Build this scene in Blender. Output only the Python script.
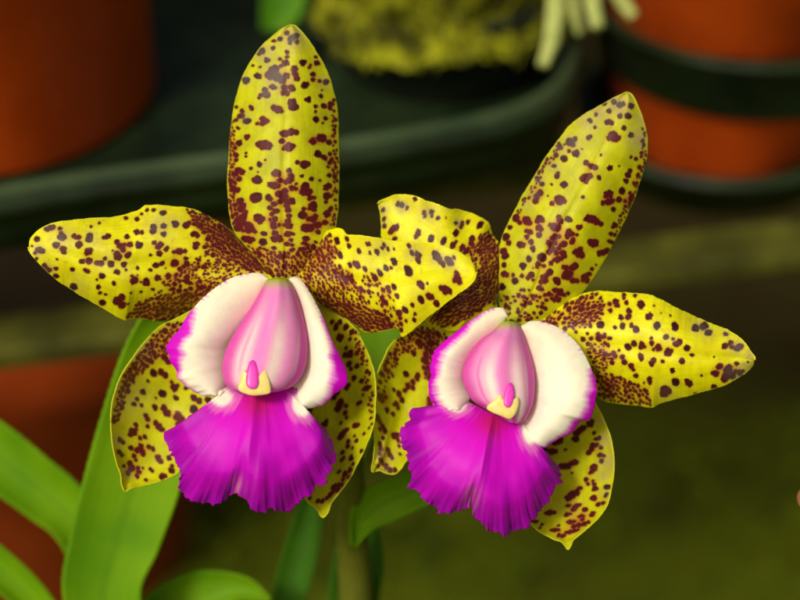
import bpy, math, random
import numpy as np
from mathutils import Vector

for o in list(bpy.data.objects):
    bpy.data.objects.remove(o, do_unlink=True)
scene = bpy.context.scene
COL = scene.collection

# ------------------------------------------------------------------ camera
PITCH = math.radians(35.0)
D = 0.60                       # metres from lens to the flowers
K = 0.0005                     # image pixel size at unit distance
FW = np.array([0, math.cos(PITCH), -math.sin(PITCH)])
UP = np.array([0, math.sin(PITCH), math.cos(PITCH)])
RT = np.array([1.0, 0, 0])
CAM = -FW * D
cam = bpy.data.cameras.new('camera')
camo = bpy.data.objects.new('camera', cam)
COL.objects.link(camo)
camo.location = CAM
camo.rotation_euler = (math.pi / 2 - PITCH, 0, 0)
cam.sensor_width = 36.0
cam.lens = 90.0
cam.clip_start = 0.01
cam.clip_end = 200
cam.dof.use_dof = True
cam.dof.focus_distance = D - 0.006
cam.dof.aperture_fstop = 6.3
cam.dof.aperture_blades = 0
scene.camera = camo

# ------------------------------------------------------------------ world, sun, exposure
SUN_EL, SUN_AZ = math.radians(46), math.radians(214)      # azimuth from +Y clockwise
w = bpy.data.worlds.new("World"); scene.world = w; w.use_nodes = True
nt = w.node_tree
sky = nt.nodes.new('ShaderNodeTexSky')
sky.sky_type = 'NISHITA'; sky.sun_disc = False
sky.sun_elevation = SUN_EL; sky.sun_rotation = SUN_AZ
sky.dust_density = 10.0; sky.air_density = .8; sky.ozone_density = 1.0
bg = nt.nodes['Background']; bg.inputs['Strength'].default_value = 0.062
sky_tint = nt.nodes.new('ShaderNodeMix'); sky_tint.data_type = 'RGBA'; sky_tint.blend_type = 'MULTIPLY'      # warm tint added over the sky to cancel its blue cast
sky_tint.inputs[0].default_value = 1; sky_tint.inputs[7].default_value = (1.0, .98, .76, 1)
nt.links.new(sky.outputs[0], sky_tint.inputs[6]); nt.links.new(sky_tint.outputs[2], bg.inputs[0])
sl = bpy.data.lights.new('sun', 'SUN'); sl.energy = 1.5; sl.angle = math.radians(10); sl.color = (1, .96, .82)
so = bpy.data.objects.new('sun', sl); COL.objects.link(so)
sd = Vector((math.sin(SUN_AZ) * math.cos(SUN_EL), math.cos(SUN_AZ) * math.cos(SUN_EL), math.sin(SUN_EL)))
so.rotation_euler = sd.to_track_quat('Z', 'Y').to_euler()
so.location = sd * 3
scene.view_settings.view_transform = 'Standard'
scene.view_settings.look = 'None'
scene.view_settings.exposure = 0.34
scene.view_settings.gamma = 1

# ------------------------------------------------------------------ helpers
def P(px, py, d=0.0):
    """points seen at photo pixel (px,py), d metres behind the flower plane"""
    px = np.asarray(px, float); py = np.asarray(py, float); d = np.asarray(d, float)
    t = (D + d)[..., None]
    return CAM + t * (FW + (px - 400)[..., None] * K * RT - (py - 300)[..., None] * K * UP)

def G(px, py, z):
    dr = FW + (px - 400) * K * RT - (py - 300) * K * UP
    return CAM + dr * ((z - CAM[2]) / dr[2])

def crv(pts, n, jag=0.0, seed=0):
    p = np.array(pts, float)
    q = np.vstack([2 * p[0] - p[1], p, 2 * p[-1] - p[-2]])
    out = []
    for i in range(1, len(q) - 2):
        t = np.linspace(0, 1, 24, endpoint=False)[:, None]
        a, b, c, d_ = q[i - 1], q[i], q[i + 1], q[i + 2]
        out.append(.5 * ((2 * b) + (c - a) * t + (2 * a - 5 * b + 4 * c - d_) * t ** 2 + (3 * b - a - 3 * c + d_) * t ** 3))
    out.append(p[-1:])
    o = np.vstack(out)
    s = np.r_[0, np.cumsum(np.linalg.norm(np.diff(o, axis=0), axis=1))]
    u = np.linspace(0, s[-1], n)
    r = np.stack([np.interp(u, s, o[:, k]) for k in range(o.shape[1])], 1)
    if jag:
        rng = np.random.RandomState(seed)
        tg = np.gradient(r[:, :2], axis=0); tg /= np.linalg.norm(tg, axis=1)[:, None] + 1e-9
        nrm = np.stack([-tg[:, 1], tg[:, 0]], 1)
        x = u
        w_ = sum(rng.uniform(.4, 1) / k ** .5 * np.sin(x * .09 * k + rng.uniform(0, 6.28)) for k in (1, 2, 3.3, 5.1, 7.7, 12, 17))
        fade = np.minimum(1, np.minimum(np.linspace(0, 1, n), np.linspace(1, 0, n)) * 9)
        r[:, :2] += nrm * (w_ * jag * fade)[:, None]
    return r

def sm0(x, a, b):
    t = np.clip((x - a) / (b - a), 0, 1); return t * t * (3 - 2 * t)

def prof(vals, n):
    return np.interp(np.linspace(0, 1, n), np.linspace(0, 1, len(vals)), vals) if len(vals) < 3 else \
        crv([(i, v) for i, v in enumerate(vals)], n)[:, 1]

def setp(o, **k):
    for a, b in k.items():
        if b is not None: o[a] = b
    return o

def empty(name, loc, label, cat, group=None, kind=None):
    o = bpy.data.objects.new(name, None); COL.objects.link(o)
    o.location = loc; o.empty_display_size = .01
    setp(o, label=label, category=cat, group=group, kind=kind)
    return o

def mesh_obj(name, V, F, mat, parent=None, attrs=None, smooth=True, colors=None):
    V = np.asarray(V, float)
    if parent is not None:
        base = np.array(parent.matrix_basis.translation)
        pp = parent.parent
        while pp is not None:
            base = base + np.array(pp.matrix_basis.translation); pp = pp.parent
        V = V - base
    me = bpy.data.meshes.new(name)
    me.from_pydata(V.tolist(), [], F.tolist() if hasattr(F, 'tolist') else F)
    if attrs:
        for k, a in attrs.items():
            at = me.attributes.new(k, 'FLOAT', 'POINT'); at.data.foreach_set('value', np.asarray(a, np.float32).ravel())
    if colors is not None:
        at = me.attributes.new('tint', 'FLOAT_COLOR', 'POINT')
        c = np.ones((len(V), 4), np.float32); c[:, :3] = colors
        at.data.foreach_set('color', c.ravel())
    if smooth:
        me.polygons.foreach_set('use_smooth', np.ones(len(me.polygons), bool))
    me.materials.append(mat)
    me.update()
    o = bpy.data.objects.new(name, me); COL.objects.link(o)
    if parent is not None: o.parent = parent
    return o

# ------------------------------------------------------------------ node material helpers
class M:
    def __init__(s, name):
        s.m = bpy.data.materials.new(name); s.m.use_nodes = True
        s.t = s.m.node_tree; s.b = s.t.nodes['Principled BSDF']
        s.tc = s.t.nodes.new('ShaderNodeTexCoord')
    def n(s, typ, **k):
        x = s.t.nodes.new(typ)
        for a, b in k.items(): setattr(x, a, b)
        return x
    def l(s, a, b): s.t.links.new(a, b)
    def attr(s, name): return s.n('ShaderNodeAttribute', attribute_name=name).outputs['Fac']
    def math(s, op, a, b=None, c=None, clamp=False):
        x = s.n('ShaderNodeMath', operation=op); x.use_clamp = clamp
        for i, v in enumerate((a, b, c)):
            if v is None: continue
            if isinstance(v, (int, float)): x.inputs[i].default_value = v
            else: s.l(v, x.inputs[i])
        return x.outputs[0]
    def noise(s, scale, detail=3, rough=.55, vec=None):
        x = s.n('ShaderNodeTexNoise'); x.inputs['Scale'].default_value = scale
        x.inputs['Detail'].default_value = detail; x.inputs['Roughness'].default_value = rough
        s.l(vec if vec is not None else s.tc.outputs['Object'], x.inputs['Vector'])
        return x.outputs['Fac']
    def sstep(s, v, lo, hi):
        x = s.n('ShaderNodeMapRange', interpolation_type='SMOOTHSTEP')
        x.inputs['From Min'].default_value = lo; x.inputs['From Max'].default_value = hi
        s.l(v, x.inputs['Value']); return x.outputs['Result']
    def mix(s, f, a, b, mode='MIX'):
        x = s.n('ShaderNodeMix', data_type='RGBA', blend_type=mode)
        for i, v in ((0, f), (6, a), (7, b)):
            if isinstance(v, (int, float)): x.inputs[i].default_value = v
            elif isinstance(v, tuple): x.inputs[i].default_value = (*v, 1)
            else: s.l(v, x.inputs[i])
        return x.outputs[2]
    def comb(s, a, b, c=0.0):
        x = s.n('ShaderNodeCombineXYZ')
        for i, v in enumerate((a, b, c)):
            if isinstance(v, (int, float)): x.inputs[i].default_value = v
            else: s.l(v, x.inputs[i])
        return x.outputs[0]
    def bump(s, h, strength, dist):
        x = s.n('ShaderNodeBump'); x.inputs['Strength'].default_value = strength; x.inputs['Distance'].default_value = dist
        s.l(h, x.inputs['Height']); s.l(x.outputs[0], s.b.inputs['Normal'])
    def set(s, **k):
        for a, v in k.items():
            i = s.b.inputs[a.replace('_', ' ')]
            if isinstance(v, (int, float)): i.default_value = v
            elif isinstance(v, tuple): i.default_value = v if len(v) == 4 or a == 'Subsurface_Radius' else (*v, 1)
            else: s.l(v, i)
        return s

def petal_material(name, ya, yb, edgeink=(.11, .009, .015)):
    m = M(name)
    fld, dens, grey, edge = m.attr('fld'), m.attr('dens'), m.attr('grey'), m.attr('edge')
    n1 = m.noise(1500, 5, .75); n2 = m.noise(160, 3, .5); n3 = m.noise(700, 2, .6); n4 = m.noise(3200, 2, .6)
    f = m.math('MULTIPLY_ADD', m.math('SUBTRACT', n1, .5), 2.4, fld)
    veinv = m.comb(m.math('MULTIPLY', m.attr('uu'), 5.0), m.math('MULTIPLY', m.attr('vv'), 42.0))
    vein = m.noise(1.0, 3, .6, veinv)
    f = m.math('MULTIPLY_ADD', m.math('SUBTRACT', vein, .5), .9, f)
    mask = m.sstep(f, -.75, .7)
    yel = m.mix(m.sstep(n2, .32, .68), ya, yb)
    n5 = m.noise(420, 3, .65)
    yel = m.mix(m.math('MULTIPLY', m.sstep(n5, .56, .72), .4), yel, (.40, .27, .01))
    yel = m.mix(m.math('MULTIPLY', m.sstep(vein, .45, .8), .55), yel, (yb[0] * .75, yb[1] * .86, yb[2]))
    dn = m.math('MULTIPLY', m.sstep(m.math('MULTIPLY_ADD', m.math('SUBTRACT', n3, .5), .9, dens), .9, 3.2), .72)
    yel = m.mix(dn, yel, (.50, .15, .008))
    yel = m.mix(m.math('MULTIPLY', m.sstep(dens, 2.3, 4.0), .6), yel, (.25, .030, .012))
    halo = m.math('MULTIPLY', m.sstep(f, -1.8, -.2), .28)
    yel = m.mix(halo, yel, (.48, .20, .01))
    rim = m.sstep(edge, 1.7, .2)  # light caught by the thin petal edge, painted as a paler rim
    ink = m.mix(m.sstep(n3, .35, .7), (.014, .0015, .003), (.036, .0025, .006))
    ink = m.mix(m.math('MULTIPLY', m.sstep(dens, .9, 2.2), .55), ink, (.15, .008, .012))
    col = m.mix(mask, yel, ink)
    core = m.sstep(f, .3, 2.2)
    ink = m.mix(m.math('MULTIPLY', m.math('SUBTRACT', 1.0, core), .6), ink, edgeink)
    col = m.mix(mask, yel, ink)
    gm = m.math('MULTIPLY', grey, m.sstep(m.math('ADD', m.math('MULTIPLY', n1, .5), m.math('MULTIPLY', n4, .5)), .30, .56), clamp=True)
    gcol = m.mix(mask, (.40, .30, .13), (.10, .095, .085))
    col = m.mix(m.math('MULTIPLY', gm, .95), col, gcol)
    col = m.mix(m.math('MULTIPLY', rim, m.math('MULTIPLY', m.sstep(n2, .35, .6), .75)), col, (min(1, ya[0] * 1.1), ya[1] * 1.15, .03))
    m.set(Base_Color=col, Roughness=m.math('MULTIPLY_ADD', n3, .25, .36), Subsurface_Weight=.15, Subsurface_Scale=.0006,
          Subsurface_Radius=(1, .6, .15))
    m.b.inputs['Specular IOR Level'].default_value = .26
    h = m.math('ADD', m.math('MULTIPLY', n4, .35), m.math('MULTIPLY', vein, .9))
    h = m.math('ADD', h, m.math('MULTIPLY', n3, .4))
    m.bump(h, .35, .00022)
    return m.m

def lip_material(name, rough=.42, veins=1.0, sss=.25):
    m = M(name)
    c = m.n('ShaderNodeAttribute', attribute_name='tint').outputs['Color']
    n1 = m.noise(1700, 4, .65); n2 = m.noise(260, 3, .6)
    vv = m.comb(m.math('MULTIPLY', m.attr('uu'), 3.0), m.math('MULTIPLY', m.attr('vv'), 46.0))
    vein = m.noise(1.0, 4, .62, vv)
    col = m.mix(m.math('MULTIPLY', m.sstep(vein, .42, .72), .15 * veins), c, (.72, .55, .9), 'MULTIPLY')
    col = m.mix(m.math('MULTIPLY', m.sstep(n2, .4, .7), .22), col, (.78, .62, .86), 'MULTIPLY')
    m.set(Base_Color=col, Roughness=m.math('MULTIPLY_ADD', n1, .2, rough), Subsurface_Weight=sss, Subsurface_Scale=.0015,
          Subsurface_Radius=(1, .5, .7))
    m.b.inputs['Specular IOR Level'].default_value = .2
    h = m.math('ADD', m.math('MULTIPLY', n1, .35), m.math('MULTIPLY', vein, .55 * veins))
    m.bump(h, .45, .00022)
    return m.m

def plain(name, a, b, scale, rough=.5, bump=0.0, bd=.001, spec=.5, sss=0):
    m = M(name)
    n = m.noise(scale, 4, .6); n2 = m.noise(scale * 6, 3, .6)
    m.set(Base_Color=m.mix(m.sstep(n, .3, .7), a, b), Roughness=m.math('MULTIPLY_ADD', n2, .2, rough - .1))
    m.b.inputs['Specular IOR Level'].default_value = spec
    if sss: m.set(Subsurface_Weight=sss, Subsurface_Scale=.002, Subsurface_Radius=(.6, 1, .2))
    if bump: m.bump(n2, bump, bd)
    return m.m

# ------------------------------------------------------------------ patch surfaces (a sheet between two curves, real thickness)
def patch(name, A, B, zA, zM, zB, mat, parent, nu, nv, thick=.0006, wave=None, spots=None, grey=(), color=None,
          jagA=0.0, jagB=0.0, seed=1, vein='u', label=None, frill=0.0):
    a = crv(A, nu, jagA, seed); b = crv(B, nu, jagB, seed + 7)
    b_plain = crv(B, nu) if frill else b
    if frill:
        fr = np.random.RandomState(seed + 3).normal(size=(nu, 2))
        for _ in range(2): fr = (np.roll(fr, 1, 0) + fr + np.roll(fr, -1, 0)) / 3
        b[:, :2] += fr * frill * 2 * sm0(np.minimum(np.arange(nu), nu - 1 - np.arange(nu)) / nu, .06, .14)[:, None]
    v = np.linspace(0, 1, nv)
    fv = v ** 9                      # the frilled margin only, the blade behind it stays smooth
    px = a[:, None, 0] * (1 - v) + b_plain[:, None, 0] * v + (b - b_plain)[:, None, 0] * fv
    py = a[:, None, 1] * (1 - v) + b_plain[:, None, 1] * v + (b - b_plain)[:, None, 1] * fv
    za, zm, zb = prof(zA, nu)[:, None], prof(zM, nu)[:, None], prof(zB, nu)[:, None]
    z = za * (1 - v) * (1 - 2 * v) + zm * 4 * v * (1 - v) + zb * v * (2 * v - 1)     # mm towards the viewer
    U = np.linspace(0, 1, nu)[:, None] + 0 * v; Vv = v + 0 * U
    if wave: z = z + wave(U, Vv, px, py)
    if spots is not None: z = z * 1.5
    W = P(px, py, -z / 1000.0)
    du = np.gradient(W, axis=0); dv = np.gradient(W, axis=1)
    n = np.cross(du, dv); n /= np.linalg.norm(n, axis=2)[..., None] + 1e-12
    if np.mean(n @ FW) > 0: n = -n
    # degenerate rows at the tips take the view direction
    bad = (np.linalg.norm(dv, axis=2) < 1e-7) | (np.linalg.norm(du, axis=2) < 1e-7)
    n[bad] = -FW
    # distance to the outline in pixels
    bd = np.vstack([a, b, np.stack([px[0], py[0]], 1), np.stack([px[-1], py[-1]], 1)])
    outline = np.vstack([a, b])[::(3 if nu > 150 else 1)]
    ed = np.full(px.shape, 99.0)
    fx, fy = px.ravel(), py.ravel()
    edf = np.full(fx.shape, 99.0)
    for i in range(0, len(fx), 8000):
        dd = np.hypot(fx[i:i + 8000, None] - outline[None, :, 0], fy[i:i + 8000, None] - outline[None, :, 1])
        edf[i:i + 8000] = dd.min(1)
    ed = edf.reshape(px.shape)
    width = np.linalg.norm(W[:, 0] - W[:, -1], axis=1)[:, None]
    tk = thick * np.minimum(1, .35 + ed / 9.0)
    back = W - n * tk[..., None]
    N = nu * nv
    idx = np.arange(N).reshape(nu, nv)
    q = np.stack([idx[:-1, :-1], idx[1:, :-1], idx[1:, 1:], idx[:-1, 1:]], -1).reshape(-1, 4)
    loop = np.r_[idx[:, 0], idx[-1, 1:], idx[-2::-1, -1], idx[0, -2:0:-1]]
    l2 = np.roll(loop, -1)
    F = np.vstack([q, q[:, ::-1] + N, np.stack([loop, loop + N, l2 + N, l2], -1)[:, ::1]])
    # orient: front faces the viewer
    c = np.cross(W[nu // 2 + 1, nv // 2] - W[nu // 2, nv // 2], W[nu // 2, nv // 2 + 1] - W[nu // 2, nv // 2])
    if c @ FW > 0: F = F[:, ::-1]
    V = np.vstack([W.reshape(-1, 3), back.reshape(-1, 3)])
    at = {}
    if vein == 'u': at['uu'], at['vv'] = U, Vv
    else: at['uu'], at['vv'] = Vv, U
    cols = None
    if color is not None:
        cc = color(px, py, U, Vv, ed).reshape(-1, 3); cols = np.vstack([cc, cc])
    if spots is not None:
        rng = np.random.RandomState(seed + 99)
        fld = np.full(fx.shape, -3.0); dens = np.zeros(fx.shape)
        for (sx, sy, r, ang, rat) in spots:
            near = np.where((np.abs(fx - sx) < r * 2 + 9) & (np.abs(fy - sy) < r * 2 + 9))[0]
            if len(near) == 0: continue
            dx, dy = fx[near] - sx, fy[near] - sy
            ca, sa = math.cos(ang), math.sin(ang)
            lx, ly = (dx * ca + dy * sa) / rat ** .5, (-dx * sa + dy * ca) * rat ** .5
            th = np.arctan2(ly, lx); r = r * rng.uniform(.82, 1.22)
            
            rr = np.full(th.shape, 1.0)
            for kk in (2, 3, 4, 5, 7): rr += rng.normal() * (.16 / kk) * np.sin(kk * th + rng.uniform(0, 6.28))
            rr *= (r + .25)
            dist = np.hypot(lx, ly)
            fld[near] = np.maximum(fld[near], rr - dist)
            dens[near] += np.exp(-(dist / (r * 1.2 + 2.6)) ** 2) * min(1, r / 2.2)
        g = np.zeros(fx.shape)
        for (gx, gy, gr, amt) in grey:
            g = np.maximum(g, amt * np.exp(-(np.hypot(fx - gx, fy - gy) / gr) ** 2))
        for k, arr in (('fld', fld), ('dens', dens), ('grey', g), ('edge', edf)): at[k] = arr
    at = {k: np.r_[np.asarray(x).ravel(), np.asarray(x).ravel()] for k, x in at.items()}
    o = mesh_obj(name, V, F, mat, parent, at, True, cols)
    if label: o['label'] = label
    return o

def parse(txt, ox, oy, s=5.0, ang=0.0, rat=1.0, dflt=12, grow=1.0):
    out = []
    for t in txt.split(';'):
        t = t.strip()
        if not t: continue
        q = [float(x) for x in t.split(',')]
        r = q[2] if len(q) > 2 else dflt
        rt = rat if len(q) < 4 else q[3]
        out.append((ox + q[0] / s, oy + q[1] / s, r / s * grow, ang, rt))
    return out

def inside(poly, x, y):
    c = False; j = len(poly) - 1
    for i in range(len(poly)):
        xi, yi = poly[i]; xj, yj = poly[j]
        if (yi > y) != (yj > y) and x < (xj - xi) * (y - yi) / (yj - yi) + xi: c = not c
        j = i
    return c

def fill(poly, r0, r1, cover, seed, ang=0.0, rat=1.2, have=(), gap=.15):
    rng = random.Random(seed)
    r0 *= 1.35; r1 *= 1.28
    xs = [p[0] for p in poly]; ys = [p[1] for p in poly]
    area = abs(sum(poly[i - 1][0] * poly[i][1] - poly[i][0] * poly[i - 1][1] for i in range(len(poly)))) / 2
    out = []; a = 0; tries = 0
    while a < area * cover and tries < 26000:
        tries += 1
        x = rng.uniform(min(xs), max(xs)); y = rng.uniform(min(ys), max(ys))
        if not inside(poly, x, y): continue
        r = r0 + (r1 - r0) * rng.random() ** 1.5
        if any(math.hypot(x - s[0], y - s[1]) < (r + s[2]) * .98 + gap for s in out): continue
        if any(abs(x - s[0]) < r + s[2] and math.hypot(x - s[0], y - s[1]) < (r + s[2]) * .9 for s in have): continue
        out.append((x, y, r, ang + rng.uniform(-.35, .35), rat * rng.uniform(.85, 1.25))); a += math.pi * r * r
    return out

# ================================================================== SETTING
Z0 = -0.107            # level of the tray rims
ZB = -0.195            # bench top
ZG = -0.80             # ground

def lathe(profile, centre, n=64):
    """profile [(r,z)], closed when it ends where it starts"""
    V, F = [], []
    m = len(profile)
    for i in range(n):
        a = 2 * math.pi * i / n
        for r, z in profile: V.append((centre[0] + r * math.cos(a), centre[1] + r * math.sin(a), centre[2] + z))
    for i in range(n):
        j = (i + 1) % n
        for k in range(m - 1): F.append((i * m + k, j * m + k, j * m + k + 1, i * m + k + 1))
    return V, F

def tube(pts, rad, n=12, sub=8):
    p = crv([tuple(q) for q in pts], max(len(pts) * sub, 8))
    r = np.interp(np.linspace(0, 1, len(p)), np.linspace(0, 1, len(rad)), rad)
    V, F = [], []
    t = np.gradient(p, axis=0); t /= np.linalg.norm(t, axis=1)[:, None]
    ref = np.array([.31, .2, .93])
    for i in range(len(p)):
        e1 = np.cross(t[i], ref); e1 /= np.linalg.norm(e1); e2 = np.cross(t[i], e1)
        for k in range(n):
            a = 2 * math.pi * k / n
            V.append(p[i] + r[i] * (math.cos(a) * e1 + math.sin(a) * e2))
    for i in range(len(p) - 1):
        for k in range(n):
            j = (k + 1) % n
            F.append((i * n + k, i * n + j, (i + 1) * n + j, (i + 1) * n + k))
    F.append(tuple(range(n))[::-1]); F.append(tuple((len(p) - 1) * n + k for k in range(n)))
    return V, F

def box_between(a, b, width, z0, z1, bev=.002):
    """bar on the line a->b (world xy), vertical faces"""
    a = np.array(a[:2]); b = np.array(b[:2]); d = (b - a) / np.linalg.norm(b - a); nn = np.array([-d[1], d[0]])
    ring = []
    h = width / 2
    prof_ = [(-h + bev, z0), (h - bev, z0), (h, z0 + bev), (h, z1 - bev), (h - bev, z1), (-h + bev, z1), (-h, z1 - bev), (-h, z0 + bev)]
    V = []; F = []
    for q in (a, b):
        for (s, z) in prof_: V.append((q[0] + nn[0] * s, q[1] + nn[1] * s, z))
    for k in range(8): F.append((k, (k + 1) % 8, 8 + (k + 1) % 8, 8 + k))
    F.append(tuple(range(8))[::-1]); F.append(tuple(range(8, 16)))
    return V, F

# ground
YM = float(G(700, 425, ZG)[1])
gm = M('ground_moss')
n1 = gm.noise(1.1, 2, .5); n2 = gm.noise(9, 4, .7)
sx = gm.n('ShaderNodeSeparateXYZ'); gm.l(gm.tc.outputs['Object'], sx.inputs[0])
edge_ = gm.math('MULTIPLY_ADD', gm.math('SUBTRACT', n1, .5), .5, sx.outputs['Y'])     # moss stops along a ragged line, bare soil beyond
c = gm.mix(gm.sstep(edge_, YM + .10, YM - .16), (.022, .015, .003), (.085, .105, .003))
c = gm.mix(gm.math('MULTIPLY', gm.sstep(n2, .45, .7), .7), c, (.030, .028, .004))
gm.set(Base_Color=c, Roughness=.95); gm.b.inputs['Specular IOR Level'].default_value = .1
gm.bump(n2, .6, .02)
N = 60
gx = np.linspace(-12, 12, N); gy = np.linspace(-6, 18, N)
X, Y = np.meshgrid(gx, gy, indexing='ij')
Zg = ZG + .012 * np.sin(X * 3.1 + 1) * np.sin(Y * 2.7)
idx = np.arange(N * N).reshape(N, N)
F = np.stack([idx[:-1, :-1], idx[1:, :-1], idx[1:, 1:], idx[:-1, 1:]], -1).reshape(-1, 4)
g = mesh_obj('ground', np.stack([X, Y, Zg], -1).reshape(-1, 3), F, gm.m); g['kind'] = 'structure'

wm = plain('weed_green', (.03, .05, .002), (.14, .18, .004), 7, .8, 0, .001, .1)
rng = np.random.RandomState(8); V = []; F = []
for q in range(420):
    c0 = G(rng.uniform(180, 860), rng.uniform(430, 760), ZG)
    for k in range(rng.randint(4, 12)):
        a = rng.uniform(0, 6.28); L = rng.uniform(.015, .05); wd = L * rng.uniform(.12, .25)
        d = np.array([math.cos(a), math.sin(a), rng.uniform(.3, 1.3)]); d /= np.linalg.norm(d)
        sd_ = np.array([-math.sin(a), math.cos(a), 0]); i = len(V); p0 = c0 + np.array([0, 0, -.008])
        V += [p0, p0 + d * L * .5 + sd_ * wd, p0 + d * L + np.array([0, 0, -.2 * L]), p0 + d * L * .5 - sd_ * wd]
        F += [(i, i + 1, i + 2, i + 3)]
o = mesh_obj('ground_weeds', V, F, wm, None, smooth=False)
setp(o, label='blurred low green weeds covering the mossy ground', category='weeds', kind='stuff')
# bench: slats on two rails and four posts
wood = plain('weathered_wood', (.035, .036, .005), (.12, .12, .014), 26, .7, .5, .002, .2)
darkmetal = plain('dark_metal', (.012, .014, .012), (.02, .024, .018), 40, .5, .2, .001, .4)
bench = empty('bench', G(400, 280, ZG), 'slatted greenhouse bench under the plant trays, one olive board showing', 'bench')
s0, s1 = G(-760, 425, ZB), G(1640, 130, ZB)
s0, s1 = np.array(s0), np.array(s1)
V, F = box_between(s0, s1, .030, ZB - .012, ZB); mesh_obj('slat', V, F, wood, bench, smooth=False)
dirv = (s1 - s0) / np.linalg.norm(s1 - s0); nb = np.array([-dirv[1], dirv[0], 0])
for k, off in enumerate((.10, .19, .28)):
    V, F = box_between(s0 + nb * off, s1 + nb * off, .030, ZB - .012, ZB)
    mesh_obj('slat', V, F, wood, bench, smooth=False)
for t in (.04, .96):
    q = s0 + (s1 - s0) * t
    V, F = box_between(q - nb * .02, q + nb * .32, .03, ZB - .045, ZB - .0125); mesh_obj('rail', V, F, darkmetal, bench, smooth=False)
    for off in (.0, .30):
        e = q + nb * off
        V, F = box_between(e - dirv * .014, e + dirv * .014, .026, ZG - .02, ZB - .0455); mesh_obj('post', V, F, darkmetal, bench, smooth=False)

# plant trays
green_pl = plain('dark_green_plastic', (.003, .009, .003), (.018, .034, .011), 30, .55, .2, .001, .28)
def tray_from_outline(name, pts, z0, height, label):
    """pts: closed outline of the rim in world xy"""
    pts = np.array(pts)[:, :2]
    c = pts.mean(0)
    t = np.roll(pts, -1, 0) - np.roll(pts, 1, 0); t /= np.linalg.norm(t, axis=1)[:, None]
    nn = np.stack([t[:, 1], -t[:, 0]], 1)
    if np.mean(np.sum(nn * (pts - c), 1)) < 0: nn = -nn
    prof_ = [(0, -height), (.001, -.014), (.002, -.007), (.0055, -.006), (.0075, -.003), (.0065, .001), (.003, .0028), (-.001, .002), (-.003, -.001), (-.004, -.012),
             (-.005, -.013)]
    V, F = [], []; m = len(prof_); n = len(pts)
    for i in range(n):
        for s, z in prof_: V.append((*(pts[i] + nn[i] * s), z0 + z))
    for i in range(n):
        j = (i + 1) % n
        for k in range(m - 1): F.append((i * m + k, j * m + k, j * m + k + 1, i * m + k + 1))
    F.append(tuple(i * m + m - 1 for i in range(n)))
    F.append(tuple(i * m for i in range(n))[::-1])
    root = empty(name, (c[0], c[1], z0 - height), label, 'plant tray', 'plant trays on the bench')
    return root, V, F
front = [(-190, 232), (-100, 216), (0, 199), (111, 181), (230, 165), (340, 152), (440, 135), (500, 122), (540, 105), (562, 86), (573, 62), (574, 30)]
fw_ = [G(x, y, Z0) for x, y in front]
bk = fw_[-1] + np.array([.0, .09, 0]); bl = fw_[0] + np.array([0, .21, 0])
outl = [np.array(q) for q in fw_] + [bk, bk + np.array([-.03, .03, 0]), (bk + bl) / 2 + np.array([0, .02, 0]), bl + np.array([.03, .02, 0]), bl]
TH = .026
poly = crv([tuple(q) for q in outl] + [tuple(outl[0])], 140)[:-1]
tr, V, F = tray_from_outline('plant_tray', poly, Z0, TH, 'long dark green plastic tray with a rounded corner under the mossy pot')
mesh_obj('tray_shell', V, F, green_pl, tr)
rimm = plain('rim_highlight_plastic', (.030, .055, .024), (.060, .095, .040), 30, .5, .2, .001, .35)  # paler green puts the highlight along the tray edge into the colour
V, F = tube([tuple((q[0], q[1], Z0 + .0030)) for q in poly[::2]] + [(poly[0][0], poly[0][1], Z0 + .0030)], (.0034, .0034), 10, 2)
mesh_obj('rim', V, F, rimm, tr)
for off in (.10, .19):
    for t in (.30, .36, .42):
        q = s0 + (s1 - s0) * t + nb * off
        V, F = lathe([(0.0001, 0), (.006, 0), (.007, Z0 - TH - .0005 - ZB), (.0001, Z0 - TH - .0005 - ZB)], (q[0], q[1], ZB), 12)
        mesh_obj('foot', V, F, darkmetal, tr)

# round ring holder to the right
cr = G(752, -6, Z0)
ring = empty('pot_ring', (cr[0], cr[1], ZB), 'round dark green plastic ring holding the orange clay pot, top right', 'pot holder')
ringp = [(.0720, -.002), (.0700, -.030), (.0735, -.032), (.0770, -.029), (.0790, -.003), (.0815, -.0015), (.0815, .0012), (.079, .0025), (.0735, .0022), (.0720, -.002)]
V, F = lathe(ringp, (cr[0], cr[1], Z0), 96); mesh_obj('ring', V, F, green_pl, ring)
for a in (25, 90, 155):
    aa = math.radians(a)
    c0 = (cr[0] + .0745 * math.cos(aa), cr[1] + .0745 * math.sin(aa))
    V, F = lathe([(0.0001, 0), (.004, 0), (.004, Z0 - .0315 - ZB), (.0001, Z0 - .0315 - ZB)], (c0[0], c0[1], ZB), 12)
    mesh_obj('leg', V, F, green_pl, ring)

# clay pots
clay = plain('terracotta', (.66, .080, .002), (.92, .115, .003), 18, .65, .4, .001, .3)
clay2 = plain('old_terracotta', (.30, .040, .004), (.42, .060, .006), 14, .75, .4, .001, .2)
soil = plain('bark_soil', (.012, .008, .004), (.03, .02, .008), 90, .9, 1.0, .004, .1)
def pot(name, c, rb, rt, h, mat, label, group):
    root = empty(name, c, label, 'pot', group)
    p = [(.0005, 0), (rb - .003, 0), (rb, .003), (rt - .004, h * .80), (rt, h * .81), (rt + .003, h * .83), (rt + .004, h * .985), (rt + .002, h),
         (rt - .004, h), (rt - .006, h * .97), (rt - .008, h * .8), (rb - .004, .008), (.0005, .008)]
    V, F = lathe(p, c, 96); mesh_obj('pot_wall', V, F, mat, root)
    rs = rt - .0075
    V, F = lathe([(rs, h * .84), (rs * .7, h * .87), (rs * .3, h * .88), (.0003, h * .88)], c, 48); mesh_obj('soil', V, F, soil, root)
    return root
c1 = G(-22, 92, Z0 - .013)
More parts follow.
